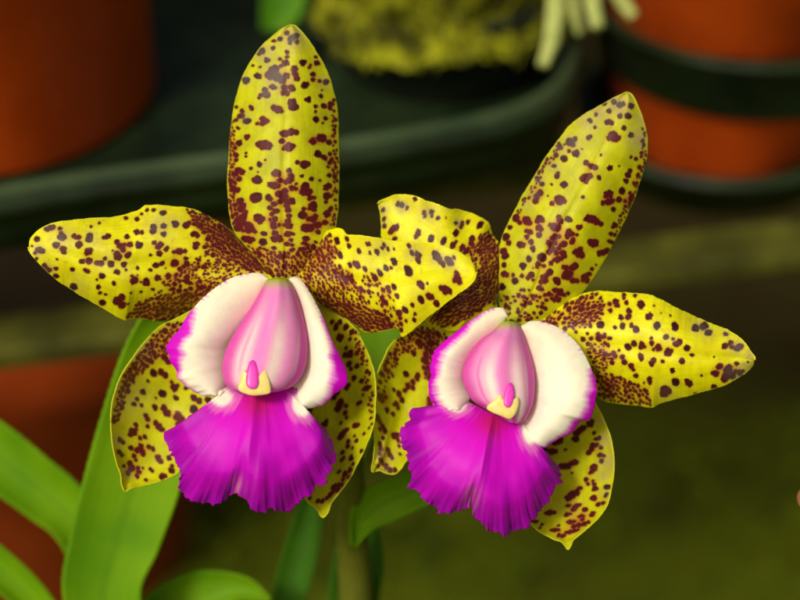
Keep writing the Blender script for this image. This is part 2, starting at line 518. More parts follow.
pot('clay_pot', (c1[0], c1[1], Z0 - .0125), .084, .088, .14, clay, 'orange clay pot in the left end of the green tray', 'clay pots on the bench')
pot('clay_pot', (cr[0] - .012, cr[1] - .008, ZB + .0125), .052, .078, .178, clay, 'orange clay pot held by the round green ring', 'clay pots on the bench')
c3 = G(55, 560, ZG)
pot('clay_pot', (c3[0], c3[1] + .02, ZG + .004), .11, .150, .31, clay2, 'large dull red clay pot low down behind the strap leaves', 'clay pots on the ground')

sc = empty('saucer', (cr[0] - .012, cr[1] - .008, ZB), 'dark green plastic saucer under the ring held clay pot', 'saucer')
V, F = lathe([(.0005, .0), (.062, 0), (.070, .024), (.074, .024), (.0735, .020), (.073, .026), (.070, .027), (.064, .0115), (.0005, .0115)], (cr[0] - .012, cr[1] - .008, ZB + .0005), 80)
mesh_obj('saucer_dish', V, F, green_pl, sc)
# dark pot with moss
cm = G(440, 56, Z0 - .013)
dark = plain('black_plastic', (.006, .010, .006), (.012, .017, .010), 40, .45, .2, .001, .5)
mp = empty('moss_pot', (cm[0], cm[1], Z0 - .0125), 'black plastic pot full of moss inside the green tray', 'pot')
V, F = lathe([(.0005, 0), (.048, 0), (.051, .003), (.057, .036), (.060, .037), (.061, .045), (.058, .046), (.055, .04), (.049, .006), (.0005, .006)],
             (cm[0], cm[1], Z0 - .0125), 80)
mesh_obj('pot_wall', V, F, dark, mp)
mm = M('moss')
a1 = mm.noise(55, 5, .75); a2 = mm.noise(260, 3, .7)
c = mm.mix(mm.sstep(a1, .38, .62), (.026, .026, .003), (.34, .36, .012))
c = mm.mix(mm.sstep(a2, .56, .78), c, (.55, .50, .10))
mm.set(Base_Color=c, Roughness=.9); mm.b.inputs['Specular IOR Level'].default_value = .1
rng = np.random.RandomState(4)
nm = 90
th = np.linspace(0, 2 * math.pi, nm, endpoint=False)
V, F = [], []
R_ = np.linspace(0, 1, 26)
for r in R_:
    for t in th:
        wob = 1 + .06 * math.sin(3 * t + 1) + .03 * math.sin(7 * t) + .02 * math.sin(19 * t + 2)
        rad = .068 * r * wob
        zz = .030 * (1 - r ** 2.2) + .003 * math.sin(t * 5 + r * 9) * r + .003 * math.sin(t * 17 + r * 23)
        V.append((cm[0] + rad * math.cos(t), cm[1] + rad * math.sin(t), Z0 + .029 + zz - .010 * max(0, r - .85) / .15))
for i in range(len(R_) - 1):
    for k in range(nm):
        j = (k + 1) % nm
        F.append((i * nm + k, i * nm + j, (i + 1) * nm + j, (i + 1) * nm + k))
base = len(V)
for _ in range(9000):                      # moss tufts
    t = rng.uniform(0, 6.283); r = rng.uniform(0, 1) ** .5
    wob = 1 + .06 * math.sin(3 * t + 1) + .03 * math.sin(7 * t) + .02 * math.sin(19 * t + 2)
    rad = .068 * r * wob
    z = Z0 + .029 + .030 * (1 - r ** 2.2) + .003 * math.sin(t * 5 + r * 9) * r - .010 * max(0, r - .85) / .15
    b = np.array([cm[0] + rad * math.cos(t), cm[1] + rad * math.sin(t), z])
    d = np.array([rng.normal() * .6 + math.cos(t) * r * .7, rng.normal() * .6 + math.sin(t) * r * .7, .9]); d /= np.linalg.norm(d)
    s = np.cross(d, rng.normal(size=3)); s /= np.linalg.norm(s)
    if r > .88: d = d * .6 - np.array([0, 0, rng.uniform(.2, 1.1)])
    L = rng.uniform(.003, .010); wd = rng.uniform(.0004, .0010)
    i = len(V)
    V += [b - s * wd, b + s * wd, b + d * L * .6 + s * wd * .9, b + d * L, b + d * L * .6 - s * wd * .9]
    F.append((i, i + 1, i + 2, i + 3, i + 4))
mo = mesh_obj('moss', V, F, mm.m, None, smooth=False)
setp(mo, label='yellow green moss heaped over the black pot', category='moss', kind='stuff')

# aerial roots hanging over the moss
rootmat = plain('velamen', (.32, .38, .09), (.52, .56, .20), 300, .7, .3, .0006, .2, .2)
op = empty('hanging_orchid', P(560, -60, .26), 'pale green aerial roots dangling at the top above the tray corner', 'plant')
for pts, rad in (
        ([(585, -70, .25), (560, -25, .24), (556, 10, .235), (552, 40, .23), (543, 66, .225)], (.0042, .0042, .0040, .0042, .0038, .0026)),
        ([(600, -70, .27), (592, -30, .26), (592, 0, .25), (598, 28, .245)], (.0040, .0040, .0042, .0038, .003)),
        ([(605, -70, .25), (612, -30, .25), (622, 0, .25), (634, 17, .25)], (.0036, .0040, .0038, .0026)),
        ([(575, -70, .29), (572, -30, .29), (574, 5, .285), (580, 34, .28)], (.002, .0025, .002, .002))):
    V, F = tube([P(*q) for q in pts], rad, 12, 8)
    o = mesh_obj('aerial_root', V, F, rootmat, op)

# leaves ------------------------------------------------------------
def leaf_material(name, a, b):
    m = M(name)
    n = m.noise(30, 3, .5)
    vv = m.comb(m.math('MULTIPLY', m.attr('uu'), 2.0), m.math('MULTIPLY', m.attr('vv'), 30.0))
    vein = m.noise(1.0, 3, .6, vv)
    c = m.mix(m.sstep(n, .3, .7), a, b)
    c = m.mix(m.math('MULTIPLY', m.sstep(vein, .45, .8), .45), c, (a[0] * .5, a[1] * .6, a[2] * .5))
    mid = m.math('ABSOLUTE', m.math('SUBTRACT', m.attr('vv'), .5))
    c = m.mix(m.math('MULTIPLY', m.sstep(mid, .09, .0), .25), c, (a[0] * .45, a[1] * .5, a[2]))
    m.set(Base_Color=c, Roughness=.6, Subsurface_Weight=.15, Subsurface_Scale=.001, Subsurface_Radius=(.5, 1, .1))
    m.b.inputs['Specular IOR Level'].default_value = .15
    m.bump(vein, .25, .0006)
    return m.m
lf = leaf_material('leaf_green', (.085, .23, .001), (.16, .32, .001))
lfe = leaf_material('leaf_mid', (.050, .17, .001), (.085, .23, .001))
lfd = leaf_material('leaf_dark', (.035, .12, .004), (.06, .17, .006))
stemm = plain('stem_green', (.075, .10, .005), (.12, .13, .010), 60, .55, .2, .0006, .3, .2)
plant = empty('orchid_plant', P(330, 800, .06), 'green orchid plant with strap leaves and a stem behind both flowers', 'plant')
def leaf(A, B, d0, d1, fold, mat, label=None, th=.0016, parent=None):
    zA = [-d0 * 1000, -(d0 + d1) * 500, -d1 * 1000]
    zM = [z - fold for z in zA]
    return patch('leaf', A, B, zA, zM, zA, mat, parent or plant, 160, 28, thick=th, label=label, seed=3)
leaf([(175, 800), (95, 700), (64, 600), (70, 540), (84, 480), (102, 415), (122, 355), (142, 318), (168, 285)],
     [(215, 800), (165, 680), (140, 600), (158, 550), (178, 495), (192, 440), (205, 390), (205, 335), (168, 285)], .095, .055, 4, lf, 'broad bright green strap leaf behind the left flower')
leaf([(110, 800), (100, 640), (64, 548), (30, 517), (-5, 492), (-60, 450), (-120, 400)],
     [(150, 800), (135, 600), (88, 500), (45, 458), (0, 422), (-60, 385), (-120, 400)], .12, .10, 5, lf)
leaf([(100, 810), (70, 690), (20, 612), (-20, 580), (-60, 560), (-90, 545)],
     [(125, 810), (100, 680), (52, 600), (10, 555), (-40, 522), (-90, 545)], .11, .09, 4, lf)
leaf([(190, 800), (160, 700), (130, 640), (140, 605), (165, 584), (200, 572), (245, 578), (270, 600)],
     [(220, 800), (215, 720), (205, 670), (205, 640), (215, 615), (235, 600), (255, 600), (270, 600)], .12, .10, 3, lf)
leaf([(353, 545), (351, 528), (353, 508), (366, 490), (390, 481), (425, 468), (470, 450), (500, 440)],
     [(354, 546), (362, 538), (374, 528), (395, 520), (420, 508), (450, 490), (480, 465), (500, 440)], .075, .05, 3, lf)
leaf([(352, 470), (338, 430), (334, 390), (338, 355), (348, 325), (372, 295)],
     [(356, 470), (368, 440), (388, 395), (404, 360), (408, 330), (372, 295)], .15, .15, 3, lf)
leaf([(270, 810), (262, 700), (270, 610), (285, 550), (300, 505), (320, 460)],
     [(290, 810), (290, 700), (300, 620), (315, 560), (322, 510), (320, 460)], .15, .13, 3, lfd)
leaf([(330, 810), (325, 680), (330, 590), (338, 545), (345, 510), (360, 480)],
     [(350, 810), (365, 690), (378, 600), (382, 560), (375, 520), (360, 480)], .13, .11, 4, lfd)
V, F = tube([P(352, 810, .13), P(354, 700, .12), P(356, 610, .11), P(354, 560, .10), P(352, 520, .085), P(352, 470, .06), P(350, 430, .035)],
            (.0060, .0062, .0064, .0060, .0052, .0040, .0032), 16)
mesh_obj('stem', V, F, stemm, plant)
for e in ([(350, 432, .036), (330, 400, .032), (305, 350, .022), (284, 300, .010), (282, 290, .004)],
          [(350, 432, .036), (385, 410, .032), (440, 375, .026), (485, 345, .014), (506, 335, .006)]):
    V, F = tube([P(*q) for q in e], (.0026, .0024, .0026, .003), 14); mesh_obj('pedicel', V, F, stemm, plant)
# leaf at the top behind the left flower's upper sepal belongs to the plant in the moss pot
mossp = empty('small_plant', (cm[0] - .06, cm[1] - .01, Z0 + .02), 'small bright green leaf poking from the moss at the top edge', 'plant')
leaf([(262, 30), (262, 5), (268, -30), (285, -60)], [(286, 32), (304, 8), (305, -25), (285, -60)], .34, .34, 3, lfe, parent=mossp)
# a bud at the right edge
budm = plain('bud_skin', (.30, .12, .05), (.42, .2, .09), 300, .5, .2, .0005, .3, .2)
bp = P(806, 498, .02)
bud = empty('flower_bud', bp, 'tiny brownish pink bud at the right edge', 'bud')
nrm = []
V, F = [], []
for i in range(17):
    a = math.pi * i / 16
    for k in range(24):
        t = 2 * math.pi * k / 24
        r = .0026 * math.sin(a) * (1 + .08 * math.sin(3 * t))
        V.append(bp + RT * r * math.cos(t) + FW * r * math.sin(t) + UP * .0034 * math.cos(a))
for i in range(16):
    for k in range(24):
        F.append((i * 24 + k, (i + 1) * 24 + k, (i + 1) * 24 + (k + 1) % 24, i * 24 + (k + 1) % 24))
mesh_obj('bud_body', V, F, budm, bud)
V, F = tube([bp - UP * .003, P(815, 530, .02), P(830, 600, .03), P(835, 760, .05)], (.0009, .001, .0013), 10); mesh_obj('stalk', V, F, stemm, bud)
# ================================================================== FLOWERS
YA, YB = (.74, .66, .004), (.62, .52, .003)
pet = petal_material('petal_spotted', (.78, .77, .002), (.64, .58, .002))
sep = petal_material('sepal_spotted', (.56, .57, .002), (.42, .42, .002), (.085, .006, .010))
lipm = lip_material('lip_velvet')
lobem = lip_material('side_lobe_cream', .42, .12, .2)
colm = lip_material('column_waxy', .34, .35, .3)
GR = 'spotted orchid flowers side by side'
F1 = empty('orchid_flower', P(282, 300, .004), 'left spotted yellow orchid flower with its top sepal straight up and magenta lip', 'flower', GR)
F2 = empty('orchid_flower', P(508, 345, .006), 'right spotted yellow orchid flower with its top sepal leaning right', 'flower', GR)

def sm(x, a, b):
    t = np.clip((x - a) / (b - a), 0, 1); return t * t * (3 - 2 * t)

# ---- left flower: dorsal sepal
s = parse("""410,90,18;430,80,16;385,65,12;350,95,15;320,105,12;435,110,12;400,115,12;315,140,14;260,155,14;245,170,10;285,200,13;385,160,13;385,185,12;350,195,8;378,215,18;355,230,12;465,213,17;
530,185,9;535,215,12;497,237,8;503,225,7;215,228,7;250,235,6;422,245,15;425,270,15;435,292,15;320,250,22;300,275,22;335,285,22;360,300,18;380,280,16;240,280,18;515,272,13;515,298,13;548,305,10;580,310,14;
475,325,18;180,302,18;315,335,14;275,350,13;285,375,20;255,375,10;245,390,8;372,338,15;408,340,18;385,365,16;365,365,11;560,350,6;555,380,9;490,398,18;410,412,18;418,435,20;340,447,20;320,440,15;355,455,14;205,435,12;210,445,9;
132,435,10;160,455,13;155,480,15;185,505,16;528,432,11;528,458,7;570,430,13;605,420,13;600,440,11;620,455,9;530,497,15;578,492,11;565,515,6;265,495,18;280,505,18;265,515,13;237,518,8;130,500,10;140,540,8;120,555,8;630,500,8;625,530,8;
405,560,24;375,568,18;430,562,18;355,565,10;185,585,13;555,590,20;615,580,9;515,598,10""", 210, 20, rat=1.15)
s += parse("""245,170,17;270,175,28;295,178,20;360,155,17;395,185,28;375,190,18;415,180,16;185,135,12;515,157,17;500,157,9;560,140,21;545,145,12;595,162,13;615,130,8;145,165,14;125,190,12;110,165,8;130,225,12;130,250,12;95,265,8;
180,215,6;180,232,6;540,220,16;570,237,13;600,220,9;610,245,11;600,262,11;590,285,8;625,220,8;640,260,6;247,272,15;205,292,9;275,250,6;240,310,4;438,262,13;475,272,20;490,272,11;395,302,15;140,300,18;160,310,16;130,320,13;145,345,13;
330,315,20;320,322,12;345,322,12;405,330,20;400,350,20;380,360,12;460,330,11;508,345,11;550,352,8;597,327,10;640,310,6;237,350,20;220,350,12;105,355,11;350,352,13;320,378,18;335,380,13;300,372,11;410,390,18;430,395,12;430,370,7;
475,385,20;465,410,17;490,410,20;590,380,17;580,392,12;120,395,16;135,400,14;105,400,9;620,405,6;230,438,25;215,440,14;295,440,18;375,405,15;345,420,18;370,430,20;380,455,18;410,455,15;385,475,18;500,440,16;520,438,11;585,430,18;605,430,9;580,460,11;
627,450,8;115,435,8;150,455,18;165,480,20;155,495,18;125,475,13;180,510,13;320,470,18;300,490,14;330,505,17;390,500,17;350,458,14;515,483,20;500,490,13;470,495,12;463,525,18;240,540,20;262,545,18;250,560,14;130,520,13;165,535,18;140,555,18;160,565,17;195,580,20;
310,520,13;325,545,15;315,570,14;345,575,10;395,530,15;390,555,17;400,580,16;375,575,10;495,545,14;515,545,19;528,530,13;585,520,16;600,500,13;605,490,10;575,560,15;540,575,16;500,590,20;475,590,13;300,548,7""", 210, 110, rat=1.15)
s += parse("""140,240,18;190,235,20;200,250,18;225,260,11;480,240,20;510,235,18;540,225,15;575,213,14;320,215,11;320,235,15;390,230,15;325,265,18;390,270,17;415,270,10;325,295,18;350,300,12;345,285,11;405,300,12;385,320,13;410,325,13;410,350,13;
270,268,14;180,295,18;210,298,17;200,312,11;265,310,17;480,293,16;470,315,11;485,325,11;455,347,12;320,340,12;355,383,15;375,383,12;340,383,9;420,383,7;270,345,9;250,340,9;285,352,8;540,260,14""", 210, 180, rat=1.3)
s += fill([(244, 244), (262, 252), (300, 252), (318, 240), (312, 262), (296, 276), (270, 276)], .9, 2.2, .50, 11, 1.0, 1.3, s)
s += fill([(229, 120), (235, 120), (234, 160), (236, 215), (244, 232), (235, 232), (229, 200)], .7, 1.7, .35, 12, 1.4, 1.2, s)
s += fill([(333, 95), (336, 110), (338, 190), (336, 225), (331, 225), (333, 190), (332, 130)], .7, 1.6, .32, 13, 1.4, 1.2, s)
patch('dorsal_sepal', [(282, 288), (270, 276), (258, 260), (246, 246), (234, 232), (230, 218), (228, 200), (227, 184), (228, 160), (231, 124), (235, 100), (241, 80), (250, 62), (262, 45), (278, 31), (284, 27), (290, 25)],
      [(286, 288), (298, 276), (313, 262), (328, 248), (335, 232), (338, 215), (339, 190), (340, 160), (339, 138), (338, 112), (334, 90), (328, 72), (318, 54), (306, 36), (297, 27), (290, 25)],
      [-3, -6, -7, -6, -5], [-3, -1, .5, 1, 0, -5], [-3, -6, -7, -6, -5], sep, F1, 330, 150, .0007,
      wave=lambda u, v, x, y: -.5 * np.exp(-((v - .5) / .03) ** 2) * (1 - u) + .25 * np.sin(y * .05) + .3 * np.sin(v * 12) * u,
      spots=s, grey=[(292, 38, 12, 1), (276, 78, 11, 1), (262, 52, 10, .8), (266, 94, 6, .8), (246, 80, 6, .8), (245, 118, 6, .6), (325, 82, 6, .6)], jagA=.25, jagB=.25, seed=21)

# ---- left flower: left petal
s = parse("""150,165,17;135,170,12;165,160,12;200,168,11;85,220,13;95,275,16;112,280,12;75,290,9;180,250,15;215,270,16;220,285,11;210,210,20;205,190,12;270,205,12;290,212,15;295,248,16;350,205,20;345,222,15;345,280,17;335,290,11;355,158,8;397,140,7;
425,212,13;440,205,14;60,255,5;82,320,8;122,352,14;130,362,12;145,375,12;180,368,12;180,405,12;185,322,5;262,372,11;268,460,16;310,332,13;345,330,17;405,342,17;385,340,12;455,345,15;425,318,11;330,378,13;340,382,11;520,348,16;485,385,16;410,405,15;
385,423,7;392,460,14;470,442,10;400,490,7;428,497,7;412,538,14;485,235,14;500,255,16;490,310,20;485,295,14;515,270,16;540,300,16;550,248,15;520,250,12;535,208,11;595,250,17;585,185,14;608,188,10;585,120,11;608,95,8;530,115,12;530,375,7;463,278,5;
652,300,8;672,238,11;700,250,15;690,262,11;732,270,13;697,293,13;668,160,16;665,182,15;718,155,16;718,195,14;777,145,17;715,90,17;668,75,10;635,75,8;588,365,10;588,400,6;560,405,10;570,430,16;575,420,12;652,375,9;632,435,16;625,445,12;605,435,5;
680,352,13;710,342,16;690,412,15;685,420,12;740,402,11;738,415,9;718,438,8;665,472,9;605,485,6;555,490,5;490,530,20;510,510,18;510,550,17;540,545,7;790,280,13;775,340,16;728,365,5;773,445,11;500,535,16""", 20, 195, rat=1.1)
s += parse("""300,283,16;325,280,12;270,285,10;275,335,15;265,348,11;330,318,13;335,345,13;320,358,11;300,372,14;280,400,11;335,410,16;330,430,13;350,440,12;365,400,10;382,245,16;378,262,13;330,152,14;345,140,11;372,195,15;388,205,11;395,325,11;
420,185,13;440,220,13;425,260,13;435,290,12;445,345,11;420,360,12;400,432,13;380,372,10;470,250,13;465,300,12;405,150,11;370,145,9;415,130,11;385,110,9;440,395,8;480,385,9;522,350,12;495,325,9;265,470,13;295,480,12;245,405,12""", 120, 195, rat=1.15)
TL = [(186, 209), (204, 214), (224, 225), (248, 247), (266, 271), (248, 272), (232, 261), (214, 257), (206, 249), (206, 235), (196, 225)]
s += fill([(214, 222), (232, 232), (250, 249), (268, 273), (250, 272), (236, 262), (222, 252), (214, 240)], .9, 2.0, .60, 14, .7, 1.4, s, gap=0)
s += fill(TL, .8, 2.0, .48, 15, .7, 1.2, s, gap=.1)
s += fill([(127, 318), (133, 307), (146, 300), (165, 294), (190, 288), (210, 286), (215, 295), (200, 312), (180, 319), (155, 321), (140, 318)], .9, 2.1, .56, 16, -.5, 1.3, s, gap=0)
s += fill([(180, 265), (205, 255), (235, 262), (255, 272), (220, 288), (190, 290), (150, 298), (170, 280)], .6, 1.7, .20, 17, -.6, 1.2, s)
patch('petal', [(278, 284), (268, 273), (260, 261), (248, 247), (232, 231), (216, 220), (200, 211.5), (186, 207), (175, 206), (160, 205), (152, 205), (145, 205), (140, 209), (132, 212), (116, 216), (80, 219), (56, 222), (42, 227), (32, 236), (29.3, 241.5), (29, 247)],
      [(280, 292), (262, 300), (240, 306), (215, 311), (190, 317), (176, 320), (160, 322), (144, 319), (132, 319), (124, 321), (112, 314), (100, 307), (80, 295), (60, 283), (42, 267), (33, 257), (29.6, 252), (29, 247)],
      [-2, -4, -3, 1, 1, 2, 3], [-2, 1, 3, 5, 5, 5, 3], [-2, -6, -8, -6, 1, 3, 3], pet, F1, 330, 150, .0008,
      wave=lambda u, v, x, y: .9 * np.sin(x * .055 + 1) * (v - .5) * 2 - .7 * np.exp(-((v - .52) / .09) ** 2) * sm(u, .1, .3) * (1 - sm(u, .7, .9)) - 2.2 * sm(v, .72, 1) * np.exp(-((u - .45) / .16) ** 2),
      spots=s, grey=[(62, 238, 14, .55), (92, 238, 10, .6), (160, 225, 13, .8), (38, 250, 8, .7), (50, 228, 8, .6), (175, 222, 8, .5), (125, 270, 9, .35), (48, 268, 8, .4), (80, 284, 12, .3), (110, 262, 14, .35)], jagA=.3, jagB=.4, seed=31)

# ---- left flower: right petal (its tip comes forward over the other flower)
E = math.radians(63)
s = parse("""185,105,15;245,130,14;235,95,11;295,155,14;335,120,9;345,120,9;350,165,9;385,160,15;420,125,12;440,145,9;410,140,10;470,145,7;200,175,15;470,208,16;430,240,15;455,240,8;400,265,13;375,290,17;385,325,9;325,245,11;285,225,17;250,225,11;270,215,10;
175,260,13;105,265,11;120,285,10;215,285,13;240,290,15;260,305,12;230,310,11;545,130,13;560,165,14;590,175,17;590,200,14;542,255,20;680,178,20;692,192,18;745,205,20;760,215,14;715,220,14;770,188,9;605,325,17;592,320,12;637,317,6;725,350,22;705,340,14;745,352,18;
605,398,17;645,382,16;660,385,11;683,418,15;562,425,11;525,450,17;495,465,14;500,490,12;575,470,8;572,500,11;530,505,8;470,335,13;485,380,13;440,340,12;415,350,12;445,355,10;415,400,14;430,415,11;425,455,9;305,345,12;320,355,11;345,360,13;
300,390,9;790,290,18;785,270,14;795,305,16;775,300,13;505,520,12;505,550,12;150,75,8;130,95,8;360,270,8""", 300, 220, ang=E, rat=1.45)
s += fill([(308, 252), (317, 239), (328, 236), (337, 250), (334, 262), (322, 268), (309, 278)], .8, 1.8, .54, 18, E, 1.5, s, gap=0)
s += fill([(309, 280), (322, 268), (336, 264), (352, 274), (362, 292), (372, 305), (345, 304), (318, 300)], .7, 1.7, .34, 19, E, 1.5, s)
s += fill([(318, 300), (345, 302), (368, 308), (386, 314), (397, 329), (372, 333), (350, 323), (335, 314), (322, 307)], .9, 1.9, .60, 20, .5, 1.5, s, gap=0)
s += fill([(296, 274), (305, 262), (310, 280), (312, 300), (298, 291)], .8, 1.8, .5, 44, E, 1.4, s)
s += fill([(360, 270), (390, 290), (402, 320), (398, 330), (385, 312), (365, 295)], .6, 1.4, .12, 22, E, 1.5, s)
patch('petal', [(296, 276), (303, 266), (307, 252), (312, 242), (322, 233), (336, 228), (343, 229), (348, 234), (360, 235), (380, 238), (395, 241), (410, 241), (430, 242.5), (446, 247), (460, 253), (469, 259), (474, 265), (476, 272)],
      [(296, 290), (310, 299), (322, 306), (336, 314), (350, 322), (362, 331), (372, 333), (384, 331), (397, 329), (402, 337), (412, 331), (420, 324), (440, 308), (456, 296), (467, 288), (474, 280), (476, 272)],
      [-2, -5, -4, 1, 6, 8, 11, 13], [-2, 2, 3, 5, 8, 10, 12, 13], [-2, -4, -6, -3, 2, 8, 12, 13], pet, F1, 300, 150, .0008,
      wave=lambda u, v, x, y: 1.2 * np.sin(x * .075) * (.5 - v) * 2 - .5 * np.exp(-((v - .5) / .09) ** 2) * sm(u, .1, .3) * (1 - sm(u, .6, .9)) - 1.8 * sm(v, .75, 1) * np.exp(-((u - .45) / .12) ** 2),
      spots=s, grey=[(438, 258, 9, .8), (449, 263, 8, .8), (414, 252, 10, .7), (384, 247, 14, .4)], jagA=.35, jagB=.35, seed=41)

# ---- left flower: lateral sepals
s = parse("""325,155,14;310,180,11;340,120,12;370,130,12;350,180,9;310,235,14;290,200,9;270,265,14;265,175,11;260,220,12;225,255,12;190,290,12;240,300,12;215,320,11;320,285,18;335,302,14;350,310,11;175,340,16;165,380,14;150,395,10;268,365,17;305,360,14;325,375,19;
125,380,11;125,415,11;165,405,12;240,405,7;358,410,8;370,440,17;385,430,11;380,490,16;430,440,13;215,460,15;312,468,18;280,490,7;140,455,12;105,480,11;185,495,10;170,520,11;208,527,11;470,490,17;495,505,19;540,500,14;470,548,19;275,537,16;
320,540,18;335,565,21;95,520,12;390,575,20;75,550,9;110,440,9""", 100, 300, ang=.9, rat=1.2)
s += parse("""230,180,13;238,197,11;238,232,11;390,185,20;405,195,17;395,225,19;280,215,16;295,235,16;310,247,14;70,205,11;180,225,14;165,260,18;150,275,13;182,248,11;200,290,11;225,285,13;100,300,14;115,312,11;155,340,14;185,350,17;210,355,17;205,330,13;
215,370,11;170,380,11;180,400,9;245,335,11;265,345,14;290,390,16;302,405,13;345,390,13;360,430,11;358,452,14;310,482,15;325,480,10;95,360,11;110,375,10;150,420,15;165,440,12;195,460,14;190,440,10;150,450,10;215,440,7;252,445,11;262,455,9;120,430,9;
140,465,11;185,480,11;230,500,9""", 100, 380, ang=.9, rat=1.2)
s += fill([(150, 340), (168, 324), (185, 322), (180, 345), (150, 365), (130, 385), (118, 420), (113, 420), (120, 385), (135, 360)], .8, 1.9, .36, 23, -.9, 1.2, s)
patch('lateral_sepal', [(215, 300), (192, 310), (170, 321), (160, 326), (148, 338), (134, 356), (122, 374), (115, 392), (112, 406), (111, 422), (112, 440), (116, 460), (121, 474), (122, 484), (125, 491)],
      [(262, 345), (256, 380), (240, 405), (226, 425), (212, 440), (200, 450), (190, 462), (182, 469), (172, 476), (160, 481), (150, 484), (140, 486), (133, 487), (129, 489), (125, 491)],
      [-6, -8, -6, -4, -4, -5], [-6, -12, -14, -13, -10, -6], [-4, -7, -8, -8, -7, -5], sep, F1, 280, 170, .0008,
      wave=lambda u, v, x, y: .4 * np.sin(y * .06) + .8 * sm(u, .9, 1), spots=s, grey=[(127, 473, 6, .8), (130, 400, 20, .4), (118, 440, 8, .5), (140, 350, 14, .35)], jagA=.2, jagB=.3, seed=51)
s = parse("""350,140,16;345,130,12;330,85,14;380,85,13;410,110,17;400,145,11;380,190,9;400,220,16;375,225,13;435,215,13;445,200,10;462,215,9;460,240,9;485,255,8;395,270,13;405,295,9;435,280,11;485,308,13;498,318,10;420,340,13;458,355,11;485,390,14;470,395,10;
500,385,9;465,425,8;385,385,13;395,375,10;335,410,15;320,435,13;350,465,17;342,490,18;380,480,10;375,515,11;382,538,10;355,565,9;450,462,13;440,468,10;510,480,7;508,510,8;505,540,8;425,578,12;440,575,9;190,505,18;180,535,20;200,540,16;280,565,14;265,570,11;
450,120,7;430,110,8;470,190,8;350,60,12;310,60,14""", 270, 310, ang=-1.05, rat=1.35)
s += parse("""370,110,16;355,130,17;385,100,10;422,130,8;432,153,11;470,118,8;390,158,11;388,182,11;412,190,7;362,212,11;358,250,12;366,240,10;405,240,12;458,205,9;345,308,12;400,300,13;375,320,14;365,348,10;395,335,10;320,385,14;338,398,17;345,375,12;310,415,14;
285,440,13;262,455,14;240,455,12;300,425,11;360,375,10;200,440,9;495,90,7;510,70,7;415,270,9""", 270, 410, ang=-1.0, rat=1.45)
s += fill([(352, 335), (360, 342), (368, 362), (373, 385), (373, 415), (369, 420), (368, 390), (360, 360)], .7, 1.5, .22, 24, -1.1, 1.3, s)
patch('lateral_sepal', [(320, 290), (340, 314), (356, 329), (362, 340), (369, 356), (373, 368), (375, 380), (375.5, 400), (374, 422), (369, 438), (360, 458), (350, 478), (338, 494), (331, 503), (328, 512), (323, 518)],
      [(292, 330), (294, 360), (295, 380), (296, 400), (297, 420), (299, 440), (300, 455), (301, 468), (302, 480), (303, 490), (305, 497), (308, 502), (314, 506), (318, 511), (320, 515), (323, 518)],
      [-6, -6, -4, -4, -5, -6], [-6, -13, -15, -12, -9, -6], [-6, -12, -14, -12, -8, -6], sep, F1, 300, 140, .0008,
      wave=lambda u, v, x, y: .4 * np.sin(y * .06 + 1) + .8 * sm(u, .92, 1), spots=s, grey=[], jagA=.2, jagB=.3, seed=61)

# ---- right flower: dorsal sepal
s = parse("""570,85,17;600,100,17;545,130,15;520,90,12;480,148,12;450,178,11;615,95,12;655,105,14;640,155,14;600,155,12;540,185,16;560,190,12;475,212,8;620,215,13;565,255,22;590,265,14;545,265,14;575,275,13;655,250,16;450,258,12;440,265,9;350,285,18;375,270,13;365,300,11;
300,310,13;280,350,12;270,405,13;320,368,16;345,330,8;380,342,17;430,388,17;447,400,12;475,412,17;462,408,12;550,415,16;595,405,5;425,465,23;450,455,16;410,465,15;430,483,12;495,463,12;320,498,18;285,455,13;290,440,10;210,495,11;258,497,8;200,540,14;180,555,12;178,580,16;
300,575,22;285,570,15;320,582,14;260,592,8;412,560,9;545,545,19;530,555,14;610,530,17;595,573,13;625,580,8;540,585,22;515,590,14;560,580,14;640,450,14;630,480,12;650,430,10;655,360,9;680,370,12;690,450,10;685,490,10;690,510,10;650,540,8;655,575,12;720,410,9;670,490,7;
410,320,5;505,350,5;240,555,4;185,465,9""", 500, 85)
s += parse("""275,140,14;252,180,16;260,165,12;335,193,10;490,160,9;735,165,14;690,240,8;700,180,8;642,222,13;155,265,18;170,285,13;125,312,15;210,280,22;200,270,15;222,290,14;270,272,20;285,275,14;370,262,16;375,280,15;418,272,20;345,310,22;330,300,15;365,312,16;
270,315,18;282,325,13;225,335,17;210,330,12;270,350,13;468,312,13;480,308,9;420,335,18;412,355,18;435,345,13;460,350,8;350,360,16;335,365,12;370,358,10;105,360,17;118,390,15;210,360,11;230,385,15;175,398,20;190,400,13;240,420,13;395,395,17;380,398,12;435,385,16;440,375,12;
320,390,14;350,390,11;330,410,17;345,425,17;320,435,13;370,415,13;390,440,18;395,455,12;358,440,13;540,272,25;518,268,18;562,285,20;580,295,11;540,390,25;528,385,17;553,390,17;470,440,22;455,435,15;485,455,15;475,422,14;590,438,19;572,442,13;610,430,15;
650,300,13;640,310,10;630,345,11;620,380,11;635,387,10;650,350,8;100,450,20;90,430,15;285,462,20;220,470,17;365,472,15;382,470,11;345,475,10;190,505,17;330,490,13;265,495,13;260,510,10;295,505,9;240,515,5;95,500,15;95,545,16;110,550,11;450,505,19;435,515,14;
405,515,16;392,510,11;410,550,21;395,560,15;425,545,15;535,520,12;500,560,19;520,545,15;490,575,14;510,580,14;325,535,16;310,550,14;290,560,13;300,575,17;280,585,12;230,550,16;215,565,12;240,575,7;185,555,11;150,580,16;140,550,10;360,580,18;440,578,13;460,580,14;555,500,5;360,320,12;720,215,6;315,380,8""", 485, 165)
